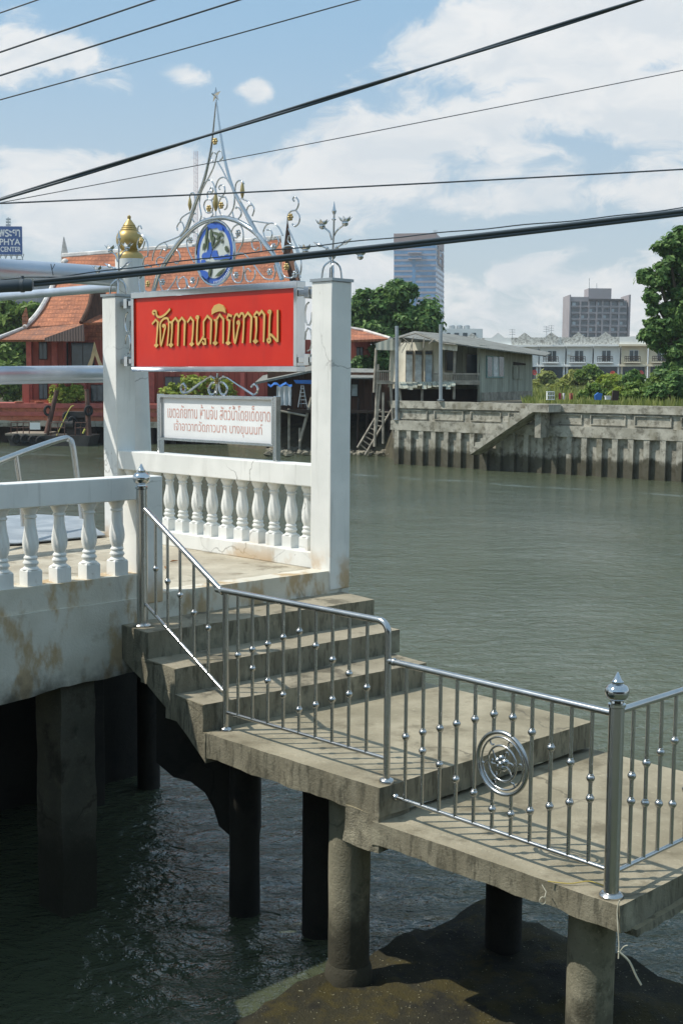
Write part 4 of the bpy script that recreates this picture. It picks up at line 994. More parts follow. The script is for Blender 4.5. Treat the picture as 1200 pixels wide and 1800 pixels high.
M['grey_corr'] = corrug('grey_corrugated', S(140, 140, 132), S(98, 94, 86), 3.0)
M['brick'] = concrete('terrace_brick', S(176, 102, 76), S(194, 122, 92), S(128, 82, 64), speck=False)
M['glass'] = plain('dark_glass', S(52, 66, 72), .12, 0, .3, 1.5, spec=.8)
M['glassblue'] = plain('blue_glass', S(84, 136, 178), .25, 0, .2, .3, spec=.3)
M['curtain'] = plain('pale_curtain_glass', S(176, 190, 194), .2, 0, .25, 3, spec=.7)
M['teal'] = plain('teal_frame', S(128, 164, 160), .6)
M['whitepaint'] = plain('house_white', S(232, 234, 230), .75, 0, .06, .5)
M['creampaint'] = plain('house_cream', S(220, 210, 184), .75, 0, .06, .5)
M['parapet'] = concrete('stained_parapet', S(196, 196, 188), S(222, 222, 214), S(126, 124, 116), dk=(.44, .62), speck=False)
M['towerband'] = plain('tower_spandrel', S(160, 152, 158), .6, 0, .05, .1)
M['towerred'] = plain('tower_brown', S(150, 122, 112), .7, 0, .05, .1)
M['apart'] = plain('apartment_concrete', S(160, 152, 152), .85, 0, .08, .2)
M['chevron'] = plain('cream_bargeboard', S(226, 198, 150), .6)
M['rubber'] = plain('tyre_rubber', S(38, 38, 38), .8)
M['hull'] = plain('barge_hull', S(70, 66, 62), .7, 0, .3, 1.5)
M['bargedeck'] = plain('barge_deck', S(150, 138, 122), .8, 0, .2, 1.5)
M['rust'] = plain('rusty_steel', S(96, 70, 60), .8, .1, .35, 2)
M['tarp'] = plain('white_tarp', S(214, 220, 224), .6, 0, .1, 2)
M['bluetarp'] = plain('blue_plastic', S(44, 104, 176), .5)
M['billblue'] = plain('billboard_blue', S(34, 84, 150), .5, 0, .06, .5)
M['dishred'] = plain('red_dish', S(196, 70, 60), .5)
M['dishwhite'] = plain('white_dish', S(226, 226, 224), .5)
M['rock'] = plain('bank_rock', S(130, 124, 108), .9, 0, .4, 1.2)
M['rivwall'] = concrete('river_wall_concrete', S(154, 150, 136), S(184, 180, 166), S(102, 98, 86), dk=(.48, .64), bump=.6, extra=lambda t, c: t.mix(t.math('MULTIPLY', t.ramp(t.math('ADD', t.sep(t.pos())[2], t.math('MULTIPLY', t.noise(1.6, 7, .65), .9)), 1.35, 1.1), .88), t.mix(t.math('MULTIPLY', t.ramp(t.noise(1.4, 6, .6, t.vmul(t.pos(), (1, 1, .3))), .5, .7), .5), c, S(110, 102, 76)), S(64, 60, 42)))
def leafmat(name, c1, c2, c3):
    m, t, b = newmat(name); g = t.new('ShaderNodeNewGeometry')
    r = g.outputs['Random Per Island']; c = t.mix(t.ramp(r, .1, .9), c1, c2)
    c = t.mix(t.math('MULTIPLY', t.ramp(t.noise(.5, 4, .6), .5, .7), .7), c, c3)
    t.l.new(c, b.inputs['Base Color']); b.inputs['Roughness'].default_value = .5; b.inputs['Specular IOR Level'].default_value = .3
    tr = t.new('ShaderNodeBsdfTranslucent'); t.l.new(c, tr.inputs[0]); mx = t.new('ShaderNodeMixShader'); mx.inputs[0].default_value = .38
    t.l.new(b.outputs[0], mx.inputs[1]); t.l.new(tr.outputs[0], mx.inputs[2])
    o = [n for n in t.n if n.type == 'OUTPUT_MATERIAL'][0]; t.l.new(mx.outputs[0], o.inputs[0]); return m
M['leafdark'] = leafmat('dark_leaves', S(76, 112, 60), S(130, 160, 90), S(96, 136, 72))
M['leafmid'] = leafmat('mid_leaves', S(92, 122, 56), S(148, 170, 88), S(122, 148, 66))
M['leafbright'] = leafmat('yellow_green_leaves', S(130, 154, 58), S(184, 192, 92), S(112, 146, 60))
M['leafgrass'] = leafmat('weed_leaves', S(140, 150, 74), S(182, 184, 110), S(128, 144, 72))
M['bark'] = plain('bark', S(96, 84, 68), .9, 0, .3, 2)

def crown_mesh(mb, blobs, n, size, seed, gap=.0, flat=.8):
    rnd = random.Random(seed); tot = sum(b[1] ** 2 for b in blobs); Q = __import__('mathutils').Quaternion
    clumps = []
    for c, r in blobs:
        c = Vector(c); m = 15
        for k in range(m):
            d = Vector((rnd.gauss(0, 1), rnd.gauss(0, 1), rnd.gauss(.15, 1))).normalized()
            q = rnd.uniform(.45, .98); rr = r * rnd.uniform(.26, .46)
            clumps.append((c + Vector((d.x, d.y, d.z * flat)) * r * q, rr, n * r * r / tot / m, d))
    for c, r, k, dc in clumps:
        if rnd.random() < gap: continue
        for _ in range(int(k * rnd.uniform(.6, 1.4)) + 1):
            d = Vector((rnd.gauss(0, 1), rnd.gauss(0, 1), rnd.gauss(.2, 1))).normalized()
            p = c + Vector((d.x, d.y, d.z * .7)) * r * (rnd.random() ** .45 if rnd.random() < .78 else rnd.uniform(.9, 1.55))
            p += noise.noise_vector(p * 1.3) * r * .3
            nrm = (d * .6 + dc * .35 + Vector((rnd.gauss(0, .45), rnd.gauss(0, .45), rnd.gauss(.35, .4)))).normalized()
            a = nrm.orthogonal().normalized(); a.rotate(Q(nrm, rnd.uniform(0, 6.28))); b = nrm.cross(a)
            s_ = size * rnd.uniform(.6, 1.3)
            mb.v += [p - a * s_, p + b * s_ * .5 + nrm * s_ * .12, p + a * s_, p - b * s_ * .5 + nrm * s_ * .12]
            k_ = len(mb.v) - 4; mb.f.append((k_, k_ + 1, k_ + 2, k_ + 3)); mb.sm.append(False); mb.mi.append(0)
def tree(name, label, cat, base, blobs, n, size, mat, seed, trunk=.25, group=None, gap=0, limbs=True):
    base = Vector(base); t = thing(name, label, cat, base, group)
    mb = MB(); rnd = random.Random(seed + 99)
    top = sum((Vector(b[0]) * b[1] for b in blobs), Vector()) / sum(b[1] for b in blobs)
    mid = base.lerp(top, .55) + Vector((rnd.uniform(-.2, .2), rnd.uniform(-.2, .2), 0))
    mb.tube(crom([base - ZU * .4, base.lerp(mid, .5) + Vector((rnd.uniform(-.1, .1), 0, 0)), mid, top], 5), trunk, 10, radii=[trunk * (1 - .75 * i / 15) for i in range(16)])
    for c, r in blobs:
        c = Vector(c); s_ = base.lerp(mid, rnd.uniform(.6, 1)); pts = crom([s_, s_.lerp(c, .5) + ZU * r * .12, c + ZU * r * .2], 4)
        mb.tube(pts, .1, 6, radii=[trunk * .5 * (1 - .8 * i / (len(pts) - 1)) for i in range(len(pts))])
    mb.build('trunk', M['bark'], t)
    mb = MB(); crown_mesh(mb, blobs, n, size, seed, gap); mb.build('crown', M[mat], t, sharp=0); return t
def pblobs(lst, Yd): return [(aty(x, y, Yd + (dy if len(q) else 0)), r * Yd / FPX) for (x, y, r, *q) in lst for dy in [(q[0] if q else 0)]]

# ------------------------------------------------------------------ river wall with stairs
W0 = Vector((2.53, 61.93, 0)); W1 = Vector((13.95, 51.84, 0)); WD = (W1 - W0).normalized(); WN = Vector((-WD.y, WD.x, 0)); WN = WN if WN.y < 0 else -WN
def wp(x, y, off=0): return onpl(x, y, W0 + WN * off, WN)
def wbox(mb, s0, s1, o0, o1, z0, z1): return mb.obox(W0 + WD * s0 + WN * o0 + ZU * z0, WD * (s1 - s0), WN * (o1 - o0), ZU * (z1 - z0))
WL = 27.0
rw = thing('river_wall', 'stained concrete river wall with panels, ribs and a landing stair across the water', 'wall', W0 + WD * 8)
mb = MB(); wbox(mb, 0, WL, -.45, 0, -1, 2.74); mb.build('wall_body', M['rivwall'], rw)
def wgrid(s0, s1, o0, o1, z0, z1, amp=.012):
    mb = MB(); q = [W0 + WD * a + WN * b for a, b in ((s0, o0), (s1, o0), (s1, o1), (s0, o1))]
    mb.grid([p + ZU * z0 for p in q] + [p + ZU * z1 for p in q], .16, rough(amp, amp, 2.5)); return mb
wgrid(-.06, WL, -.5, .13, 2.72, 3.06).build('coping', M['rivwall'], rw, sharp=50)
wgrid(-.06, WL, -.05, .22, 1.66, 2.12).build('ledge_band', M['rivwall'], rw, sharp=50)
for k in range(13):
    s0 = .35 + k * 2.1
    if 6 < k < 1: continue
    mb = MB()
    for (a, b, c, d) in ((s0, s0 + 1.7, 2.6, 2.64), (s0, s0 + 1.7, 2.2, 2.24), (s0, s0 + .05, 2.24, 2.6), (s0 + 1.65, s0 + 1.7, 2.24, 2.6)): wbox(mb, a, b, -.02, .07, c, d)
    mb.build('panel_frame', M['rivwall'], rw)
k = 0; s0 = .18
while s0 < WL - .5:
    wgrid(s0, s0 + .26, -.05, .2, -1, 1.67, .01).build('rib', M['rivwall'], rw, sharp=50); s0 += .74
# stair: profile along the wall, descending to the left
mb = MB(); p0, p1 = wp(934, 706, 1.1), wp(826, 797, 1.1)
sA, zA = (p0 - W0).dot(WD), 3.05; sB, zB = (p1 - W0).dot(WD), p1.z + .12
prof = [(sA + .9, 3.05)]; ns = 11
for i in range(ns):
    s_a = sA + (sB - sA) * i / ns; s_b = sA + (sB - sA) * (i + 1) / ns; z_ = zA + (zB - zA) * i / ns
    prof += [(s_a, z_), (s_b + 0, z_)] if i else [(s_a, z_)]
    if i == 0: prof += [(s_b, z_)]
prof += [(sB, zB), (sB, zB - .2), (sA + .1, 2.72), (sA + .9, 2.72)]
pr2 = []
for i, q in enumerate(prof):
    if not pr2 or (abs(q[0] - pr2[-1][0]) + abs(q[1] - pr2[-1][1])) > 1e-4: pr2.append(q)
mb.prism([W0 + WD * s_ + WN * .16 + ZU * z for s_, z in pr2], WN * 1.0); mb.build('landing_stair', M['rivwall'], rw)
mb = MB(); wbox(mb, sA + .05, sA + .35, .2, .9, 1.6, 2.8); mb.build('stair_corbel', M['rivwall'], rw)

# ------------------------------------------------------------------ weathered wooden house
wh = thing('wooden_house', 'old weathered timber house with rusting roof and veranda behind the river wall', 'house', aty(800, 690, 65))
Yw = 64.2
mb = MB(); mb.prism([aty(x, y, d) for x, y, d in ((690, 684, 66.3), (688, 600, 66.3), (730, 585, Yw + .9), (772, 600, Yw - .2), (772, 684, Yw - .2))], (0, .15, 0)); mb.build('front_wall', M['cream_corr'], wh)
mb = MB(); mb.pbox(772, 605, 845, 700, 66.2, .15); mb.build('veranda_wall', M['greyboards'], wh)
a, b = aty(843, 704, 64.6), aty(935, 700, 72.5)
def side(x, y):
    nn = (b - a).cross(ZU).normalized(); return onpl(x, y, a, nn)
nn = (b - a).cross(ZU).normalized(); nn = nn if nn.y < 0 else -nn
mb = MB(); mb.prism([side(843, 706), side(935, 702), side(935, 622), side(843, 606)], -nn * .15); sw = mb.build('side_wall', M['greyboards'], wh)
mb = MB(); mb.prism([side(845, 690) + nn * .02, side(933, 687) + nn * .02, side(933, 702) + nn * .02, side(845, 705) + nn * .02], nn * .03); mb.build('skirting_boards', M['greywood'], wh)
for (x0, y0, x1, y1, nm) in ((853, 625, 884, 664, 3), (901, 636, 922, 642, 0)):
    mb = MB(); mb.prism([side(x0, y0) + nn * .02, side(x1, y0 + 3) + nn * .02, side(x1, y1) + nn * .02, side(x0, y1) + nn * .02], nn * .03); wd = mb.build('window', M['teal'] if nm else M['darkwood'], wh)
    if nm:
        for k in range(3):
            xa = x0 + 1.2 + k * 10.2; mb = MB(); mb.prism([side(xa, y0 + 2) + nn * .055, side(xa + 8.4, y0 + 3) + nn * .055, side(xa + 8.4, y1 - 2) + nn * .055, side(xa, y1 - 2) + nn * .055], nn * .01); mb.build('pane', M['glass'] if k != 1 else M['curtain'], wd)
mb = MB(); mb.prism([side(900, 644) + nn * .02, side(917, 645) + nn * .02, side(917, 666) + nn * .02, side(900, 666) + nn * .02], nn * .04); mb.build('shutter', M['greyboards'], wh)
# roofs
def sheet(pts, t=.06): 
    p = [aty(*q) for q in pts]; n_ = (p[1] - p[0]).cross(p[2] - p[0]).normalized(); n_ = n_ if n_.z > 0 else -n_
    return MB().prism(p, -n_ * t)
sheet([(728, 582, 65.5), (800, 588, 72), (968, 620, 75), (958, 625, 71), (842, 610, 62.6), (775, 600, 62.6)]).build('roof', M['grey_corr'], wh)
sheet([(728, 582, 65.5), (775, 600, 62.8), (700, 592, 62.6), (658, 604, 63)]).build('roof', M['grey_corr'], wh)
mb = MB(); mb.prism([aty(x, y, 62.7) for x, y in ((660, 615), (661, 603), (702, 591), (704, 607), (692, 616))], (0, .06, 0)); mb.build('awning', M['cream_corr'], wh); mb = MB(); mb.prism([aty(x, y, 62.75) for x, y in ((772, 600), (804, 602), (803, 617), (774, 614))], (0, .06, 0)); mb.build('awning', M['cream_corr'], wh)
mb = MB(); mb.prism([aty(x, y, 63.4) for x, y in ((686, 602), (697, 600), (694, 645), (690, 683), (682, 680))], (0, .05, 0)); mb.build('hanging_sheet', M['cream_corr'], wh)
rr = random.Random(5)
for k in range(12): # ragged skirt of roofing sheets under the front
    xx = 700 + k * 8.4; mb = MB(); yb = 680 + rr.uniform(-2, 5); mb.prism([aty(xx, 671, 62.95), aty(xx + 8.1, 671, 62.95), aty(xx + 8 + rr.uniform(-1, 1), yb + rr.uniform(-1, 1), 62.7), aty(xx + rr.uniform(-1, 1), yb, 62.7)], (0, .05, 0)); mb.build('skirt_sheet', M['greyboards'], wh)
for (x0, x1) in ((712, 726), (728, 742), (746, 760)):
    mb = MB(); yy_ = 66.3 - (x1 + 1 - 689) / 83 * 2.3; mb.pbox(x0, 616, x1, 674, yy_ - .06, .08); wd = mb.build('window', M['greywood'], wh)
    mb = MB(); mb.pbox(x0 + 1.2, 624, x1 - 1.2, 672, yy_ - .08, .015); mb.build('pane', M['curtain'], wd)
    mb = MB(); mb.pbox(x0 + 1.2, 618, x1 - 1.2, 622.5, yy_ - .08, .015); mb.build('pane', M['glass'], wd)
for (x0, y0, x1, y1) in ((783, 617, 800, 653), (818, 622, 840, 659)):
    mb = MB(); mb.pbox(x0, y0, x1, y1, 66.12, .06); wd = mb.build('window', M['greywood'], wh); mb = MB(); mb.pbox(x0 + 1.5, y0 + 1.5, x1 - 1.5, y1 - 1.5, 66.1, .015); mb.build('pane', M['glass'], wd)
mb = MB(); mb.box(aty(662, 675, 63).x, 63.0, aty(800, 676, 63).z, aty(843, 676, 63).x, 66.2, aty(800, 672, 63).z); mb.build('veranda_floor', M['greywood'], wh)
for (xa, xb, yt) in ((661, 686, 651), (762, 842.5, 656)):
    mb = MB()
    mb.pbox(xa, yt, xb, yt + 2.2, 63.0, .06); mb.pbox(xa, 669, xb, 671.5, 63.0, .06)
    x = xa + 1
    while x < xb - 2: mb.pbox(x, yt + 2, x + 1.5, 670, 63.02, .04); x += 3.4
    mb.build('veranda_railing', M['greywood'], wh)
for (x, y0, y1, dx) in ((661, 612, 690, -4), (668, 672, 760, -8), (700, 672, 705, 4), (742, 672, 705, -1), (799, 612, 702, -2), (686, 672, 770, 6), (673, 690, 780, 0), (664, 640, 785, -6)):
    mb = MB(); mb.tube([aty(x, y0, 63.15), aty(x + dx, y1, 63.15)], .07, 8); mb.build('post', M['greywood'], wh)
rr = random.Random(8)
mb = MB()
for k in range(9):
    x = 700 + rr.uniform(0, 70); y = 590 + rr.uniform(0, 10); mb.tube([aty(x, y, 62.5), aty(x + rr.uniform(-14, 14), y + rr.uniform(8, 26), 62.4)], .022, 5)
mb.tube([aty(700, 594, 62.5), aty(730, 586, 62.6), aty(775, 603, 62.5), aty(800, 606, 62.5)], .035, 6)
mb.build('loose_battens', M['greywood'], wh)
mb = MB(); mb.pbox(690, 684, 845, 712, 66.0, .1); mb.build('underfloor_boards', M['darkwood'], wh)
for x, y0, y1, lab in ((697, 573, 738, 'shiny galvanised pole standing at the left corner of the river wall'), (774, 570, 704, 'shiny galvanised pole on the wall in front of the timber veranda')):
    mb = MB(); q = wp(x, y1, .16); mb.tube([Vector((q.x, q.y, q.z)), aty(x, y0, q.y)], .085, 14); mb.tube([q, q + ZU * .05], .16, 14)
    tag(mb.build('metal_pole', M['galv']), lab, 'pole', 'galvanised poles on the river wall')

# ------------------------------------------------------------------ dark stilt house in the middle
dh = thing('stilt_house', 'dark brown timber house on stilts behind the white notice and right column', 'house', aty(570, 780, 72))
Yd = 71.5
mb = MB(); mb.pbox(470, 655, 690, 722, Yd + .4, .2); mb.build('wall', M['brownwood'], dh)
mb = MB(); mb.box(aty(440, 722, Yd).x, Yd - 1.2, aty(440, 724, Yd).z, aty(690, 722, Yd).x, Yd + 5, aty(440, 719, Yd).z); mb.build('floor', M['darkwood'], dh)
sheet([(448, 672, Yd - .8), (552, 650, Yd - .6), (560, 640, Yd + 5), (462, 660, Yd + 5)], .12).build('roof', M['grey_corr'], dh)
sheet([(552, 663, Yd - 1), (662, 664, Yd - 1), (660, 648, Yd + 4), (552, 646, Yd + 4)], .08).build('roof', M['grey_corr'], dh)
mb = MB(); mb.pbox(430, 724, 692, 800, Yd + 4.5, .3); mb.build('back_boards', M['darkwood'], dh)
mb = MB(); mb.pbox(616, 668, 630, 698, Yd + .34, .05); wd = mb.build('window', M['darkwood'], dh); mb = MB(); mb.pbox(618, 676, 628, 696, Yd + .3, .03); mb.build('pane', M['curtain'], wd)
for x, y0, y1, dx in ((508, 718, 790, 0), (527, 752, 800, 0), (548, 670, 795, 0), (630, 700, 790, -2), (655, 690, 790, 0), (470, 722, 788, 0), (600, 722, 790, 0), (684, 720, 790, 0), (645, 720, 792, 0)):
    mb = MB(); mb.tube([aty(x, y0, Yd - .7), aty(x + dx, y1, Yd - .7)], .075, 8); mb.build('post', M['greywood'] if x in (508, 527) else M['darkwood'], dh)
mb = MB(); mb.tube([aty(548, 698, Yd - 1), aty(527, 776, Yd - 1.1)], .085, 8); mb.tube([aty(490, 722, Yd - 1.2), aty(538, 731, Yd - 1.2)], .06, 8); mb.build('brace', M['greywood'], dh)
mb = MB()
vs = []; nx, ny = 9, 8
for j in range(ny + 1):
    for i in range(nx + 1):
        vs.append(aty(486 + 26 * i / nx + rr.uniform(-.4, .4), 678 + 35 * j / ny + (rr.uniform(-1, 1) if j in (0, ny) else 0), Yd - .9 + .12 * math.sin(i * 2.1) * (j / ny)))
mb.add(vs, [(j * (nx + 1) + i, j * (nx + 1) + i + 1, (j + 1) * (nx + 1) + i + 1, (j + 1) * (nx + 1) + i) for j in range(ny) for i in range(nx)], True)
vs2 = [v + Vector((0, .02, 0)) for v in vs]; mb.add(vs2, [(j * (nx + 1) + i, (j + 1) * (nx + 1) + i, (j + 1) * (nx + 1) + i + 1, j * (nx + 1) + i + 1) for j in range(ny) for i in range(nx)], True)
tag(mb.build('hanging_tarp', M['tarp']), 'white tarpaulin hanging under the dark stilt house eave beside the notice', 'tarp')
mb = MB(); vs = [aty(471 + 42 * i / 8, 674 + 3 * math.sin(i * 1.9) + (4 if j else 0), Yd - 1.1 - .5 * j) for j in range(2) for i in range(9)]
mb.add(vs, [(i, i + 1, 10 + i, 9 + i) for i in range(8)], True); mb.prism([aty(516, 668, Yd - .95), aty(548, 668, Yd - .95), aty(548, 675, Yd - .95), aty(520, 674, Yd - .95)], (0, .03, 0))
tag(mb.build('tarp_strip', M['bluetarp']), 'blue plastic strip under the eave of the dark stilt house', 'tarp')
mb = MB()
for xa, xb in ((524, 530), (540, 533)): mb.tube([aty(xa, 716, Yd - 1.0), aty(xb, 677, Yd - .85)], .03, 6)
for xa, xb in ((529, 530), (536, 533)): mb.tube([aty(xa, 716, Yd - .4), aty(xb, 677, Yd - .8)], .025, 6)
for i in range(1, 6): 
    f = i / 6; mb.tube([aty(524 + 6 * f, 716 - 39 * f, Yd - .95), aty(540 - 7 * f, 716 - 39 * f, Yd - .95)], .02, 6)
tag(mb.build('step_ladder', M['galv']), 'aluminium step ladder standing open on the stilt house deck', 'ladder')
ld = thing('wooden_ladder', 'leaning wooden ladder from the rubble bank up to the veranda', 'ladder', aty(640, 795, 66))
for (x0, y0, x1, y1) in ((628, 787, 668, 720), (641, 800, 688, 720)): mb = MB(); mb.tube([aty(x0, y0, 67.5), aty(x1, y1, 68.5)], .06, 8); mb.build('rail', M['greywood'], ld)
for i in range(9):
    f = .1 + i * .105; mb = MB(); mb.tube([aty(628 + 40 * f, 787 - 67 * f, 67.5 + f), aty(641 + 47 * f, 800 - 80 * f, 67.5 + f)], .04, 6); mb.build('rung', M['greywood'], ld)
mb = MB(); rk = random.Random(3)
for k in range(420):
    x = rk.uniform(470, 697); y = rk.uniform(783, 799); p = atz(x, y, .05 + rk.uniform(-.05, .1)); r_ = rk.uniform(.05, .17)
    m2 = MB().ball((0, 0, 0), 1, 7); mb.add([p + Vector((v.x * r_ * 1.4, v.y * r_, v.z * r_ * .8)) + noise.noise_vector(v * 1.5 + p) * r_ * .5 for v in m2.v], m2.f, False)
tag(mb.build('bank_rubble', M['rock']), 'loose rubble stones along the water below the stilt houses', None, None, 'stuff')

# ------------------------------------------------------------------ red Thai house and terrace
th = thing('temple_house', 'red wooden Thai house with steep orange tiled roofs on the left bank', 'house', aty(200, 720, 84))
Yt = 83
sheet([(112, 452, 88), (300, 437, 88), (492, 421, 88), (512, 505, 84.5), (530, 600, 82.5), (105, 600, 82.5), (98, 520, 84.5)], .2).build('main_roof', M['tile'], th)
mb = MB(); mb.tube(crom([aty(110, 452, 88), aty(200, 445, 88), aty(300, 437, 88), aty(494, 420, 88)], 6), .26, 8); mb.build('ridge', M['ridge'], th)
mb = MB(); mb.prism([aty(112, 416, 88), aty(119, 446, 88), aty(121, 458, 88), aty(107, 470, 88), aty(108, 445, 88)], (0, .3, 0)); mb.ball(aty(115, 462, 87.6), .3, 8); mb.build('gable_finial', M['ridge'], th)
mb = MB(); mb.prism([aty(505, 384, 87.6), aty(512, 430, 87.4), aty(527, 490, 86.5), aty(538, 560, 84), aty(488, 560, 84), aty(494, 480, 86.5), aty(500, 425, 87.4)], (0, .4, 0)); mb.build('gable_end', M['brownwood'], th)
# front wing with curved concave roof
wing = [[(171, 484, 84.5), (166, 500, 82.6), (160, 535, 81.4), (145, 568, 80.2)], [(97, 492, 84.5), (84, 522, 82.6), (66, 552, 81.4), (43, 577, 80.2)]]
mb = MB(); L_ = [crom([aty(*q) for q in e], 5) for e in wing]; n_ = len(L_[0])
vs = L_[0] + L_[1] + [p + Vector((0, .12, -.1)) for p in L_[0] + L_[1]]
fs = [(i, n_ + i, n_ + i + 1, i + 1) for i in range(n_ - 1)] + [(2 * n_ + i, 2 * n_ + i + 1, 3 * n_ + i + 1, 3 * n_ + i) for i in range(n_ - 1)] + [(i, i + 1, 2 * n_ + i + 1, 2 * n_ + i) for i in range(n_ - 1)] + [(n_ + i + 1, n_ + i, 3 * n_ + i, 3 * n_ + i + 1) for i in range(n_ - 1)]
mb.add(vs, fs); mb.build('wing_roof', M['tile'], th)
mb = MB(); mb.tube([p + Vector((.05, -.1, .05)) for p in L_[1]], .16, 8); mb.build('verge', M['ridge'], th)
mb = MB(); mb.tube([p + Vector((-.05, -.1, .02)) for p in L_[0]], .14, 8); mb.prism([aty(166, 500, 82.6), aty(186, 512, 83), aty(186, 556, 82.4), aty(146, 566, 80.6)], (0, .1, 0)); mb.build('bargeboard', M['brownwood'], th)
mb = MB(); mb.prism([aty(x, y, 80.1) for x, y in ((40, 574), (39, 556), (46, 540), (50, 562), (46, 575))], (0, .15, 0)); mb.build('eave_finial', M['tileflat'], th)
sheet([(-4, 597, 78.2), (84, 597, 78.2), (148, 586, 78.6), (146, 566, 80.4), (44, 576, 80.4)], .18).build('skirt_roof', M['tileflat'], th)
mb = MB(); mb.tube([aty(-3, 594, 78.2), aty(44, 576, 80.3)], .12, 8); mb.build('hip', M['ridge'], th)
sheet([(144, 568, 80.5), (186, 566, 80.5), (186, 553, 82), (158, 553, 82)], .15).build('skirt_roof', M['tile'], th)
mb = MB(); mb.prism([aty(x, y, 77.9) for x, y in ((79, 594), (147, 570), (149, 600), (80, 600))], (0, .12, 0)); mb.build('awning', corrug('brown_awning', S(134, 110, 100), S(110, 90, 82), 6, 0, .2), th)
for x0, y0, x1, y1, Yy, mt, nm in ((49, 597, 112, 712, 80.6, 'redwood', 'wall'), (110, 598, 186, 712, 81.6, 'redwood', 'wall'), (186, 597, 545, 722, 82.8, 'redwood', 'wall'), (40, 672, 52, 712, 80.2, 'redwood', 'wall'),
                               (42, 703, 120, 714, 80.3, 'brick', 'plinth'), (613, 597, 651, 652, 82, 'redwood', 'wall')):
    mb = MB(); mb.pbox(x0, y0, x1, y1, Yy, 2.2 if nm == 'wall' else .3); mb.build(nm, M[mt], th)
for x0, y0, x1, y1, Yy, mt, nm in ((48, 598, 55, 712, 80.4, 'redtrim', 'pillar'), (93, 600, 100, 712, 80.4, 'redtrim', 'pillar'), (143, 672, 150, 712, 81.2, 'redtrim', 'pillar'), (262, 655, 271, 714, 82.4, 'redtrim', 'pillar'), (342, 655, 350, 714, 82.4, 'redtrim', 'pillar'), (422, 655, 430, 714, 82.4, 'redtrim', 'pillar'), (480, 655, 486, 700, 82.4, 'redtrim', 'pillar')):
    mb = MB(); mb.pbox(x0, y0, x1, y1, Yy, .35); mb.build(nm, M[mt], th)
for x0, y0, x1, y1, Yy in ((69, 597, 83, 632, 80.55), (69, 674, 84, 702, 80.55), (126, 602, 166, 645, 81.5), (111, 602, 120, 645, 81.5), (626, 610, 638, 632, 81.95), (290, 662, 318, 700, 82.7), (368, 662, 396, 700, 82.7), (160, 676, 182, 706, 81.5)):
    mb = MB(); mb.pbox(x0, y0, x1, y1, Yy - .04, .06); wd = mb.build('window', M['darkwood'], th)
    h_ = (x0 + x1) / 2; 
    for xa, xb in ((x0 + 1, h_ - .8), (h_ + .8, x1 - 1)): mb = MB(); mb.pbox(xa, y0 + 1.5, xb, y1 - 1.5, Yy - .06, .02); mb.build('pane', M['glass'], wd)
mb = MB()
for xa, xb in ((155, 150.5), (177, 184)): pass
mb.prism([aty(x, y, 80.6) for x, y in ((166, 601), (170, 616), (176, 634), (183, 648), (176, 648), (167, 624), (160, 648), (152, 648), (160, 628))], (0, .15, 0)); mb.build('cream_bargeboard', M['chevron'], th)
sheet([(610, 598, 80), (686, 595, 80.5), (640, 580, 84), (610, 573, 84)], .15).build('eave_roof', M['tile'], th)
mb = MB(); mb.tube([aty(612, 576, 83.5), aty(640, 581, 83.4), aty(686, 595, 80.4)], .12, 6); mb.build('hip', M['ridge'], th)
# terrace on piles
tr_ = thing('brick_terrace', 'red brick river terrace standing on dark piles below the Thai house', 'terrace', aty(150, 780, 79))
mb = MB(); mb.pbox(-60, 714, 445, 741, 79, .4); mb.build('terrace_wall', M['brick'], tr_)
mb = MB(); mb.pbox(-60, 712, 446, 716, 78.9, 3.6); mb.build('coping', M['redtrim'], tr_)
mb = MB(); mb.pbox(-60, 727, 446, 730, 78.93, .3); mb.build('moulding', M['redtrim'], tr_)
mb = MB(); a = aty(-60, 742, 79); b = aty(446, 736, 79); mb.grid([(a.x, 78.95, a.z - .25), (b.x, 78.95, a.z - .25), (b.x, 81.5, a.z - .25), (a.x, 81.5, a.z - .25), (a.x, 78.95, a.z + .12), (b.x, 78.95, a.z + .12), (b.x, 81.5, a.z + .12), (a.x, 81.5, a.z + .12)], .3, rough(.08, .12, 1.2)); mb.build('slab', M['rivwall'], tr_, sharp=60)
xx = -50
while xx < 450:
    mb = MB(); mb.pbox(xx, 738, xx + rr.uniform(5, 8), 800, 79.1 + rr.uniform(0, .5), .3); mb.build('pile', M['darkwood'], tr_); xx += rr.uniform(15, 24)
mb = MB(); mb.pbox(-60, 736, 446, 800, 82.0, .3); mb.build('back_wall', M['darkwood'], tr_)
for x in (34, 70): mb = MB(); mb.lathe(aty(x, 713, 79.2), [(.12, 0), (.1, .05), (.22, .16), (.3, .2), (.3, .26), (.05, .27)], 12); tag(mb.build('planter_bowl', M['brick']), 'small terracotta planter bowl on the terrace coping, %s of the pair' % ('left' if x == 34 else 'right'), 'planter')
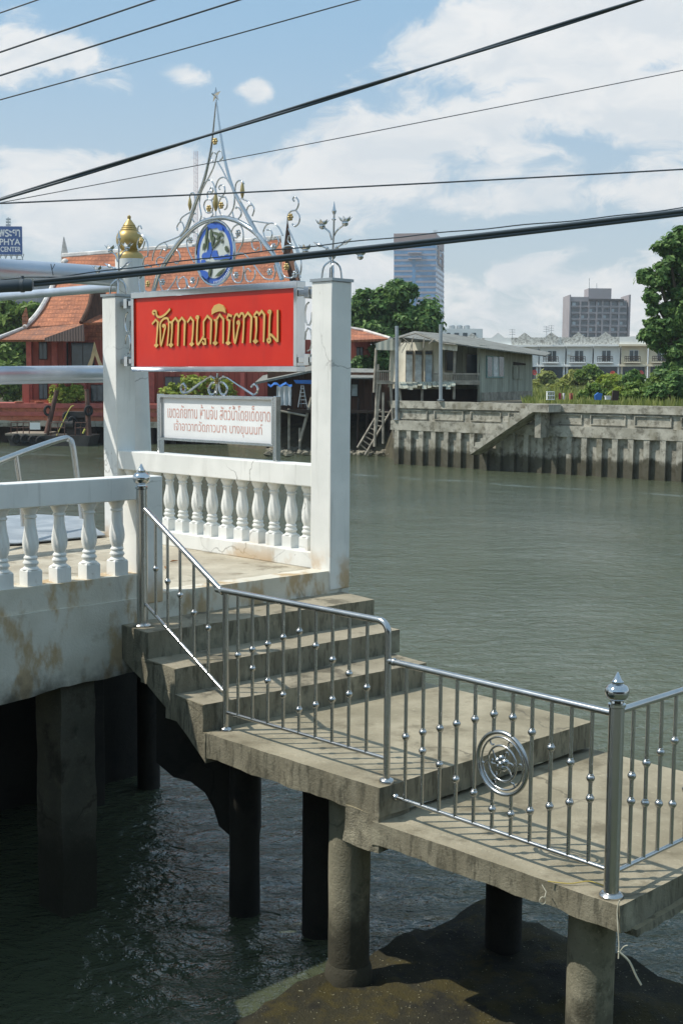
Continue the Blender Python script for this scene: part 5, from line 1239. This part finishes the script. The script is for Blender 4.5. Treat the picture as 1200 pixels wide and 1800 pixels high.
# working barge
bg_ = thing('work_barge', 'small rusty work barge moored below the terrace with two leaning masts', 'barge', aty(88, 784, 76.5))
def hz(x, y, Yy): return aty(x, y, Yy)
mb = MB(); p = [atz(15, 781, .0), atz(163, 783, .0)]; x0, x1 = aty(15, 780, 76).x, aty(162, 780, 76).x
mb.prism([(x0 + .35, 75.6, -.3), (x1 - .3, 75.6, -.3), (x1, 75.6, .62), (x0, 75.6, .62)], (0, 3.2, 0)); mb.build('hull', M['hull'], bg_)
mb = MB(); mb.box(x0 - .05, 75.5, .62, aty(82, 775, 76).x, 78.9, .74); mb.build('deck', M['bargedeck'], bg_)
mb = MB()
def bp(x, y, d=75.7): return aty(x, y, d)
for xa, xb in ((20, 52), (90, 114), (133, 152)):
    for yy in (743, 752): mb.tube([bp(xa, yy), bp(xb, yy)], .03, 6)
    n_ = max(2, int((xb - xa) / 9))
    for i in range(n_ + 1): mb.tube([bp(xa + (xb - xa) * i / n_, 742), bp(xa + (xb - xa) * i / n_, 766)], .03, 6)
mb.build('railing', M['rust'], bg_)
for pts in ([(82, 764), (100, 688)], [(157, 766), (153, 686)]):
    mb = MB(); mb.tube([bp(*pts[0], 76.3), bp(*pts[1], 76.6)], .2, 10, radii=[.17, .13]); mb.tube([bp(*pts[1], 76.6), bp(pts[1][0], pts[1][1] - 2, 76.6)], .15, 8); mb.build('mast', M['rust'], bg_)
mb = MB(); mb.pbox(53, 743, 71, 755, 75.6, .05); mb.build('sign_plate', M['whitepaint'], bg_)
mb = MB(); mb.pbox(113, 724, 151, 734, 76.6, 1.2); mb.pbox(118, 734, 150, 764, 76.9, .9); mb.tube([bp(112, 745, 76.3), bp(130, 745, 76.3)], .3, 12); mb.build('winch', M['hull'], bg_)
mb = MB(); mb.tube(crom([bp(100, 766, 75.9), bp(122, 720, 76.2), bp(130, 713, 76.3)], 4), .03, 6); mb.tube([bp(150, 754, 75.6), bp(146, 762, 75.6)], .06, 6); mb.build('rope', M['leafbright'] and plain('yellow_rope', S(190, 186, 90), .7), bg_)
for k, (x, y, d_) in enumerate(((29, 771, 75.42), (44, 772, 75.42), (58, 774, 75.42), (71, 775, 75.42), (118, 733, 76.3), (127, 741, 76.2), (85, 722, 76.4), (156, 722, 76.2))):
    mb = MB(); c_0 = aty(x, y, d_); r_ = .22 if k < 4 else .26
    mb.tube([c_0 + Vector((r_ * math.cos(i * math.pi / 10) * (.8 if k < 4 else .7), .08 * math.cos(i * math.pi / 10), r_ * math.sin(i * math.pi / 10))) for i in range(20)], .085, 8, True)
    names = ['first from the bow', 'second from the bow', 'third from the bow', 'last of the row on the hull side', 'on the winch frame, upper', 'on the winch frame, lower', 'beside the left mast top', 'beside the right mast']
    tag(mb.build('tyre_fender', M['rubber']), 'black tyre fender on the barge, ' + names[k], 'tyre', 'tyre fenders on the barge')

# ------------------------------------------------------------------ townhouse row
Yr = 200.0; UW = 46.7
names = ['leftmost townhouse of the white row, only its parapet showing over the timber house', 'second townhouse, parapet over the timber house roof', 'third townhouse from the left, just above the sagging roof end', 'townhouse whose balcony shows right beside the timber house roof', 'white townhouse left of the air conditioner one', 'white townhouse with an air conditioner beside its balcony door', 'white townhouse next to the cream one, under the right end of the parapet', 'cream townhouse half hidden by the big tree', 'cream townhouse at the right edge behind the big tree']
for k in range(9):
    xc = 923 + (k - 3) * UW; x0, x1 = xc - UW / 2, xc + UW / 2; wmt = 'creampaint' if k >= 7 else 'whitepaint'
    t = thing('townhouse', names[k], 'house', aty(xc, 680, Yr), 'row of two storey townhouses')
    mb = MB(); mb.pbox(x0, 606, x1, 684, Yr, 10); mb.build('wall', M[wmt], t)
    mb = MB(); gy = 584 + (0 if k < 7 else 8)
    mb.prism([aty(x, y, Yr - .5) for x, y in ((x0 + .05, 607), (x0 + .05, 593), (xc - 12, 593), (xc, gy), (xc + 12, 593), (x1 - .05, 593), (x1 - .05, 607))], (0, .4, 0)); mb.build('parapet', M['parapet'] if 2 < k < 7 or k == 1 else M['whitepaint'], t)
    mb = MB(); mb.pbox(x0, 606, x1, 609, Yr - .9, .9); mb.build('cornice', M[wmt], t)
    mb = MB(); mb.pbox(x1 - 3.2, 609, x1, 684, Yr - .35, .35); mb.build('pilaster', M[wmt], t)
    mb = MB(); mb.pbox(xc - 8, 616, xc + 8, 635, Yr - .08, .1); wd = mb.build('window', M['whitepaint'], t)
    for q in range(2): mb = MB(); mb.pbox(xc - 7.3 + q * 7.7, 617, xc - .4 + q * 7.7, 635, Yr - .11, .03); mb.build('pane', M['glass'], wd)
    mb = MB(); mb.pbox(xc - 15, 636.5, xc + 14, 638.5, Yr - 1.0, 1.0); bb = mb.build('balcony', M[wmt], t)
    mb = MB()
    for yy in (627, 631): mb.tube([aty(xc - 13, yy, Yr - .95), aty(xc + 13, yy, Yr - .95)], .05, 5)
    for q in range(10): mb.tube([aty(xc - 13 + q * 2.9, 627, Yr - .95), aty(xc - 13 + q * 2.9, 637, Yr - .95)], .045, 5)
    mb.build('railing', M['darkwood'], bb)
    mb = MB(); mb.pbox(x0 + 4, 645, x1 - 5, 668, Yr - .05, .1); dr = mb.build('shopfront', M['glass'], t)
    mb = MB()
    for q in range(4): mb.pbox(x0 + 7 + q * 8.5, 650, x0 + 8 + q * 8.5, 668, Yr - .15, .08)
    mb.build('mullions', M['darkwood'], dr)
    mb = MB(); mb.pbox(x0, 641, x1, 644.5, Yr - .6, .6); mb.build('band', M[wmt], t)
    mb = MB(); mb.pbox(x0, 668, x1, 684, Yr - 3.5, .3); mb.build('front_wall', M['whitepaint'], t)
    if k == 5: mb = MB(); mb.pbox(xc - 19, 619, xc - 13, 624, Yr - .6, .5); mb.build('air_conditioner', M['whitepaint'], t)
_pv = aty(970, 680, Yr); _an = R(-13)
for o in [o for o in COL.objects if o.name.startswith('townhouse') and o.parent is None]:
    d_ = o.location - _pv; o.location = (_pv.x + d_.x * math.cos(_an) - d_.y * math.sin(_an), _pv.y + d_.x * math.sin(_an) + d_.y * math.cos(_an), o.location.z); o.rotation_euler = (0, 0, _an)
for k, (x, y, m_, lab) in enumerate(((938, 655, 'dishred', 'red satellite dish beside the corner of the timber house'), (1039, 644, 'dishwhite', 'white satellite dish in front of the townhouse row'), (1076, 657, 'dishred', 'red satellite dish above the yellow green bush'), (1125, 656, 'dishred', 'red satellite dish nearest the big tree'))):
    d_ = thing('satellite_dish', lab, 'dish', aty(x, 672, 188), 'satellite dishes before the townhouses')
    c_0 = aty(x, y, 188); ax = Vector((.25 if k != 2 else -.25, -1, .25)).normalized()
    mb = MB(); mb.lathe(c_0, [(.01, 0), (.2, .02), (.33, .08), (.40, .16), (.385, .16), (.2, .05), (.01, .04)], 18, axis=tuple(ax)); mb.build('reflector', M[m_], d_)
    mb = MB(); mb.tube([c_0, c_0 + ax * .4 - ZU * .1], .02, 5); mb.tube([c_0 - ax * .02, c_0 - ZU * 1.6], .04, 6); mb.build('mount', M['galv'], d_)
for k, (x, y) in enumerate(((900, 578), (960, 573), (968, 571))):
    a_ = aty(x, 596, 199); b_ = aty(x, y, 199); mb = MB(); mb.tube([a_, b_], .04, 5)
    for q in range(3): z_ = b_ - ZU * (.15 + q * .35); mb.tube([z_ - Vector((.5, 0, 0)), z_ + Vector((.5, .2, 0))], .03, 4)
    tag(mb.build('tv_antenna', M['galv']), ('thin television antenna on the parapet, ' + ('leftmost alone', 'left of the close pair', 'right of the close pair')[k]), 'antenna', 'rooftop antennas')
wb = thing('white_building', 'white flat roofed building with rooftop tanks behind the timber house', 'building', aty(815, 640, 230))
mb = MB(); mb.pbox(775, 578, 848, 650, 230, 12); mb.build('wall', M['whitepaint'], wb)
for q in range(4): mb = MB(); mb.pbox(783 + q * 15, 585, 791 + q * 15, 592, 229.9, .2); mb.build('window', M['glass'], wb)
for q in range(3): mb = MB(); c_0 = aty(794 + q * 13, 578, 233); mb.lathe(c_0, [(.55, 0), (.55, .5), (.4, .62), (.05, .66)], 12); mb.build('tank', M['galv'], wb)
# ------------------------------------------------------------------ tower blocks
ab = thing('apartment_block', 'brownish grey apartment block with balconies rising behind the townhouse row', 'building', aty(1052, 670, 560))
Ya = 560
mb = MB(); mb.pbox(1000, 528, 1101, 680, Ya, 14); mb.build('body', M['apart'], ab)
for x0, x1 in ((996.5, 1003), (1100, 1108)): mb = MB(); mb.pbox(x0, 518, x1, 680, Ya - 1.5, 17); mb.build('side_wall', M['apart'], ab)
mb = MB(); mb.pbox(1003, 522, 1034, 530, Ya - 1, 14); mb.pbox(1033, 507, 1074, 530, Ya + 2, 10); mb.build('roof_core', M['apart'], ab)
mb = MB(); mb.pbox(1034, 525.5, 1096, 529, Ya - 2, 3); mb.build('roof_slab', M['darkwood'], ab)
bays = [(1004, 1017.5), (1018.7, 1032), (1033.5, 1046), (1047.5, 1056), (1057.5, 1070.5), (1072, 1085), (1086.5, 1100)]
for f in range(9):
    y0 = 529 + f * 11.2
    mb = MB(); mb.pbox(1003, y0 + 8.6, 1101, y0 + 11, Ya - 1.2, 1.2); mb.build('floor_band', M['apart'], ab)
    for b_i, (xa, xb) in enumerate(bays):
        mb = MB(); mb.pbox(xa, y0 + (1 if f == 0 else 2.2), xb, y0 + 8.4, Ya - .2, .3); wd = mb.build('window', M['glass'], ab)
        if (f + b_i) % 3 == 0: mb = MB(); mb.pbox(xa + 1, y0 + 2.6, (xa + xb) / 2, y0 + 8, Ya - .3, .1); mb.build('curtain', M['curtain'], wd)
mb = MB()
for x in (1018.1, 1032.7, 1046.7, 1056.7, 1071.2, 1085.8): mb.pbox(x - .5, 529, x + .5, 660, Ya - 1.4, 1.4)
mb.build('fins', M['apart'], ab)
mb = MB(); mb.tube([aty(1035, 507, Ya + 3), aty(1035, 489, Ya + 3)], .12, 5); mb.tube([aty(1048, 507, Ya + 3), aty(1048, 498, Ya + 3)], .12, 5); mb.build('mast', M['galv'], ab)
tw = thing('office_tower', 'tall blue glass office tower with pale bands rising behind the dark tree', 'building', aty(730, 670, 900))
Yo = 900
def plan(y, g=0): 
    a_, b_, c_1 = aty(692, y, Yo), aty(765.5, y, Yo - 6), aty(780, y, Yo + 45); d_1 = a_ + (c_1 - b_)
    z_ = (a_.z + b_.z) / 2; out = [Vector((p.x, p.y, z_)) for p in (a_, b_, c_1, d_1)]
    cc = sum(out, Vector()) / 4; return [Vector((cc.x + (p.x - cc.x) * (1 + g), cc.y + (p.y - cc.y) * (1 + g), p.z)) for p in out]
def slab(y0, y1, g): lo, hi = plan(y1, g), plan(y0, g); return MB().hexa(lo + hi)
slab(412, 690, 0).build('glass_body', M['glassblue'], tw)
slab(410, 430, .006).build('crown', M['towerred'], tw)
for q in range(23):
    y = 436.5 + q * 9.5; slab(y, y + 3.6, .006).build('spandrel_band', M['towerband'], tw)
mb = MB(); lo, hi = plan(690, .009), plan(431, .009)
def fx(f, y): l = plan(y, .012); return l[0].lerp(l[1], f)
mb.prism([fx(.44, 690), fx(.52, 690), fx(.52, 450), fx(.44, 450)], (0, 2, 0)); mb.build('glass_strip', M['glassblue'], tw)
for y in (444, 454): mb = MB(); mb.prism([fx(.34, y + 2), fx(.66, y + 2), fx(.66, y), fx(.34, y)], (0, -3, 0)); mb.build('ledge', M['towerband'], tw)
def sx(f, y): l = plan(y, .012); return l[1].lerp(l[2], f)
for (f0, f1, y0, y1) in ((.2, .32, 430, 462), (.7, .82, 436, 466), (.3, .72, 431, 434), (.3, .72, 446, 449), (.3, .72, 460, 463)): 
    mb = MB(); mb.prism([sx(f0, y1), sx(f1, y1), sx(f1, y0), sx(f0, y0)], (.6, 0, 0)); mb.build('roof_sign', M['towerred'], tw)
mb = MB()
for x in (762, 764.5, 767): mb.tube([aty(x, 412, Yo + 10), aty(x, 404.5, Yo + 10)], .25, 5)
mb.build('mast', M['galv'], tw)
mm = thing('radio_mast', 'slender red and white radio mast far behind the crest spire', 'mast', aty(345, 670, 800))
mb = MB()
for x in (341.5, 345, 347.5): mb.tube([aty(x, 670, 800), aty(x, 266, 800)], .16, 5)
mb.build('leg', plain('mast_red', S(188, 140, 140), .7), mm)
mb = MB()
for q in range(50): y = 270 + q * 8; mb.tube([aty(341.5, y, 800), aty(347.5, y + 4, 800)], .07, 4)
mb.build('bracing', M['galv'], mm)
# billboard building
ob = thing('office_block', 'grey office block behind the left trees, carrying the blue billboard', 'building', aty(-20, 660, 300))
mb = MB(); mb.pbox(-150, 462, 66, 690, 302, 14); mb.build('wall', plain('block_grey', S(150, 150, 148), .8, 0, .06, .2), ob)
for f in range(9):
    for b_ in range(6): mb = MB(); mb.pbox(-56 + b_ * 20, 530 + f * 15, -44 + b_ * 20, 538 + f * 15, 301.9, .2); mb.build('window', M['glass'], ob)
bb = thing('billboard', 'blue rooftop billboard with white Thai and Latin lettering at the left edge', 'billboard', aty(0, 460, 300))
mb = MB(); mb.pbox(-80, 398, 38.5, 446.5, 300, .5); mb.build('board', M['billblue'], bb)
mb = MB()
for q in range(13): mb.tube([aty(-80 + q * 9.8, 446, 300.3), aty(-75 + q * 9.8, 463, 300.3)], .1, 5); mb.tube([aty(-75 + q * 9.8, 446, 300.3), aty(-80 + q * 9.8, 463, 300.3)], .1, 5)
for y in (449, 456): mb.tube([aty(-80, y, 300.3), aty(38, y, 300.3)], .1, 5)
mb.build('lattice', M['galv'], bb)
mb = MB(); mb.tube([aty(15, 398, 300.5), aty(15, 382, 300.5)], .1, 5)
for q in range(3): mb.pbox(11, 384 + q * 5, 19, 387 + q * 5, 300.4, .3)
mb.build('antenna', M['galv'], bb)
for txt, xa, xb, ya, yb in (('พระยา', -1, 36, 416.5, 403), ('PHYA', 0, 36.5, 430.5, 419.5), ('CENTER', 1.5, 37.5, 442.5, 433.5)):
    a_, b_ = aty(xa, ya, 299.95), aty(xb, ya, 299.95); z1 = aty(xa, yb, 299.95).z
    textmesh('writing', txt, M['notice'], bb, a_, (1, 0, 0), (0, 0, 1), (0, -1, 0), b_.x - a_.x, z1 - a_.z, .03, bold=.022)

# ------------------------------------------------------------------ trees and plants
tree('broadleaf_tree', 'dense dark green tree between the Thai house and the office tower', 'tree', aty(690, 690, 96), pblobs([(690, 540, 42), (650, 560, 40), (735, 560, 38), (700, 515, 28), (632, 545, 28), (745, 585, 34), (665, 585, 40), (712, 580, 40), (625, 580, 30, 2), (640, 520, 14), (615, 565, 26, 1), (756, 556, 20)], 96), 30000, .24, 'leafdark', 11, .4)
tree('broadleaf_tree', 'large tree with open crown leaning in from the right edge', 'tree', aty(1208, 704, 66), pblobs([(1198, 425, 32), (1175, 450, 28), (1152, 485, 26), (1142, 520, 17), (1148, 545, 13), (1172, 495, 26, 1), (1195, 520, 24), (1172, 545, 18), (1160, 575, 24), (1135, 590, 16), (1150, 600, 16), (1185, 580, 26), (1205, 560, 34), (1192, 620, 30), (1178, 650, 24), (1230, 450, 60), (1240, 540, 60), (1230, 620, 50), (1142, 582, 12)], 66), 60000, .16, 'leafdark', 4, .38, gap=.05)
tree('leafy_tree', 'leafy green tree hanging over the left end of the Thai house', 'tree', aty(8, 712, 96), pblobs([(15, 560, 34), (42, 552, 26), (-10, 590, 36), (20, 625, 32), (38, 640, 26), (5, 655, 30), (48, 612, 20), (62, 545, 16)], 96), 13000, .26, 'leafmid', 21, .25, gap=.08)
tree('leafy_tree', 'low tree behind the terrace at the left edge under the eave', 'tree', aty(-6, 720, 90), pblobs([(0, 660, 30), (22, 680, 26), (-20, 690, 26), (36, 668, 18)], 90), 6000, .2, 'leafmid', 22, .18)
for k, (x, y, rr_, lab) in enumerate(((106, 690, 17, 'yellow green bamboo like shrub between the barge masts, left one'), (134, 688, 14, 'yellow green shrub between the barge masts, right one'), (300, 690, 18, 'yellow green shrub just left of the notice scroll'), (345, 680, 26, 'yellow green shrub below the middle of the red sign'), (390, 685, 22, 'yellow green shrub right of the notice centre scroll'))):
    tree('terrace_shrub', lab, 'shrub', aty(x, 714, 80.2), pblobs([(x, y, rr_), (x - rr_ * .5, y + rr_ * .7, rr_ * .7), (x + rr_ * .5, y + rr_ * .6, rr_ * .75)], 80.2), 1500, .15, 'leafbright', 40 + k, .06, 'shrubs on the brick terrace')
bl = [(958, 672, 24, 150, 'leafgrass', 'wide olive bush in front of the left visible townhouses'), (1010, 668, 22, 120, 'leafgrass', 'yellowish bush below the middle townhouses'), (1035, 655, 17, 110, 'leafmid', 'upright green bush below the white satellite dish'), (1075, 672, 20, 110, 'leafbright', 'bright bush below the red dish in the middle'), (1040, 690, 20, 64, 'leafmid', 'leafy green bush on the wall above the blue plastic'), (1115, 690, 26, 62, 'leafmid', 'broad leaf bush on the wall top, left of the big tree foot'), (1112, 662, 14, 64, 'leafdark', 'narrow upright sapling left of the big tree foot'), (1180, 680, 32, 60, 'leafdark', 'rounded dark bush at the foot of the big tree'), (1150, 695, 16, 61, 'leafmid', 'low bush between the broad leaf bush and the tree foot'),
      (985, 684, 15, 90, 'leafgrass', 'olive bush right above the hung cloths'), (1085, 692, 12, 62, 'leafbright', 'small bright bush beside the dark old board'), (938, 684, 12, 95, 'leafgrass', 'low olive bush against the timber house corner'), (1060, 676, 16, 84, 'leafbright', 'yellow green bush between the blue plastic and the red dish'), (1150, 670, 20, 70, 'leafmid', 'mid green bush before the cream townhouses')]
tree('leafy_tree', 'dark leafy tree in the gap left of the timber house veranda', 'tree', aty(668, 700, 82), pblobs([(668, 630, 26), (690, 645, 24), (655, 655, 24), (680, 600, 14), (640, 640, 20)], 82), 6000, .2, 'leafdark', 31, .2)

for k, (x, y, rr_, Yy, mt, lab) in enumerate(bl):
    tree('bush', lab, 'bush', aty(x, y + rr_ * .8, Yy) if Yy < 100 else Vector((aty(x, 700, Yy).x, Yy, 2.9)), pblobs([(x, y, rr_ * .8), (x - rr_ * .7, y + rr_ * .35, rr_ * .65), (x + rr_ * .7, y + rr_ * .3, rr_ * .65), (x + rr_ * .1, y - rr_ * .4, rr_ * .5)], Yy), 3200, .13 * (1 if Yy < 80 else 2), mt, 60 + k, .05, 'bushes behind the river wall')
# weeds: one tangle nobody could count
mb = MB(); rg = random.Random(17)
for k in range(5000):
    Yy = 58 + 60 * rg.random() ** 1.5; x = aty(920, 700, Yy).x + rg.random() * (aty(1215, 700, Yy).x - aty(920, 700, Yy).x); h_ = rg.uniform(.2, .75) * (1.4 if Yy > 75 else .8)
    if Yy < W0.y + (x - W0.x) * (WD.y / WD.x) + .8: continue
    b_ = Vector((x, Yy, 2.85)); d_ = Vector((rg.uniform(-.35, .35), rg.uniform(-.3, .3), 1)) * h_; s_ = Vector((rg.uniform(.02, .05), rg.uniform(-.02, .02), 0)); 
    mb.add([b_ - s_, b_ + s_, b_ + d_ * .6 + s_ * .8, b_ + d_, b_ + d_ * .6 - s_ * .8], [(0, 1, 2, 3, 4)])
tag(mb.build('weeds', M['leafgrass'], sharp=0), 'tall yellowish weeds behind the river wall', None, None, 'stuff')
# small things on the wall top
rk_ = thing('crate_rack', 'white plastic crate rack standing on the wall top by the timber house', 'rack', wp(967, 704, -1))
Yk = 57.6
mb = MB()
for q in range(4):
    mb.pbox(961 + q * 4, 688, 962 + q * 4, 703, Yk, .3)
for y in (688, 694.5, 701.5): mb.pbox(961, y, 974, y + 1.4, Yk - .01, .3)
mb.build('frame', M['whitepaint'], rk_)
mb = MB(); mb.prism([aty(x, y, 57.0) for x, y in ((1046, 703), (1045, 695), (1051, 690), (1058, 692), (1056, 703))], (0, .25, 0)); tag(mb.build('plastic_sheet', M['bluetarp']), 'crumpled blue plastic sheet on the river wall top', 'plastic')
mb = MB(); mb.prism([aty(x, y, 56.6) for x, y in ((1075, 704), (1077, 686), (1088, 687), (1086, 704))], (0, .2, 0)); tag(mb.build('old_board', M['darkwood']), 'dark old board propped on the wall top right of the blue plastic', 'board')
mb = MB(); mb.pbox(1064, 697, 1073, 702.5, 56.8, .3); mb.pbox(1063.5, 696, 1073.5, 697, 56.78, .34); tag(mb.build('foam_box', M['whitepaint']), 'grey white box on the wall top between blue plastic and dark board', 'box')
for k, (x0, x1, c__) in enumerate(((981, 986, S(150, 60, 70)), (988, 992, S(210, 210, 205)), (1000, 1006, S(180, 110, 90)))):
    mb = MB(); vs = [aty(x0 + (x1 - x0) * i / 4, 691 + 11 * j / 4, 58.0 + .05 * math.sin(i * 2 + k)) for j in range(5) for i in range(5)]
    mb.add(vs, [(j * 5 + i, j * 5 + i + 1, (j + 1) * 5 + i + 1, (j + 1) * 5 + i) for j in range(4) for i in range(4)], True); mb.add([v + Vector((0, .015, 0)) for v in vs], [(j * 5 + i, (j + 1) * 5 + i, (j + 1) * 5 + i + 1, j * 5 + i + 1) for j in range(4) for i in range(4)], True)
    tag(mb.build('hung_cloth', plain('cloth_%s' % 'abc'[k], c__, .8)), ('reddish cloth hung low behind the wall beside the crate rack', 'white cloth hung low beside the reddish one', 'brownish cloth hung low, farthest from the crate rack')[k], 'cloth', 'cloths hung behind the river wall')

# ------------------------------------------------------------------ haze
hz_m = bpy.data.materials.new('haze_air'); hz_m.use_nodes = True; ht_ = hz_m.node_tree; ht_.nodes.clear()
pv = ht_.nodes.new('ShaderNodeVolumePrincipled'); pv.inputs['Color'].default_value = (.82, .90, .96, 1); pv.inputs['Density'].default_value = .00032; pv.inputs['Anisotropy'].default_value = .2
ht_.links.new(pv.outputs[0], ht_.nodes.new('ShaderNodeOutputMaterial').inputs['Volume'])
mb = MB(); mb.box(-700, -80, -2.5, 700, 1100, 190)
tag(mb.build('haze', hz_m), 'thin humid haze over the river and city', None, None, 'stuff')
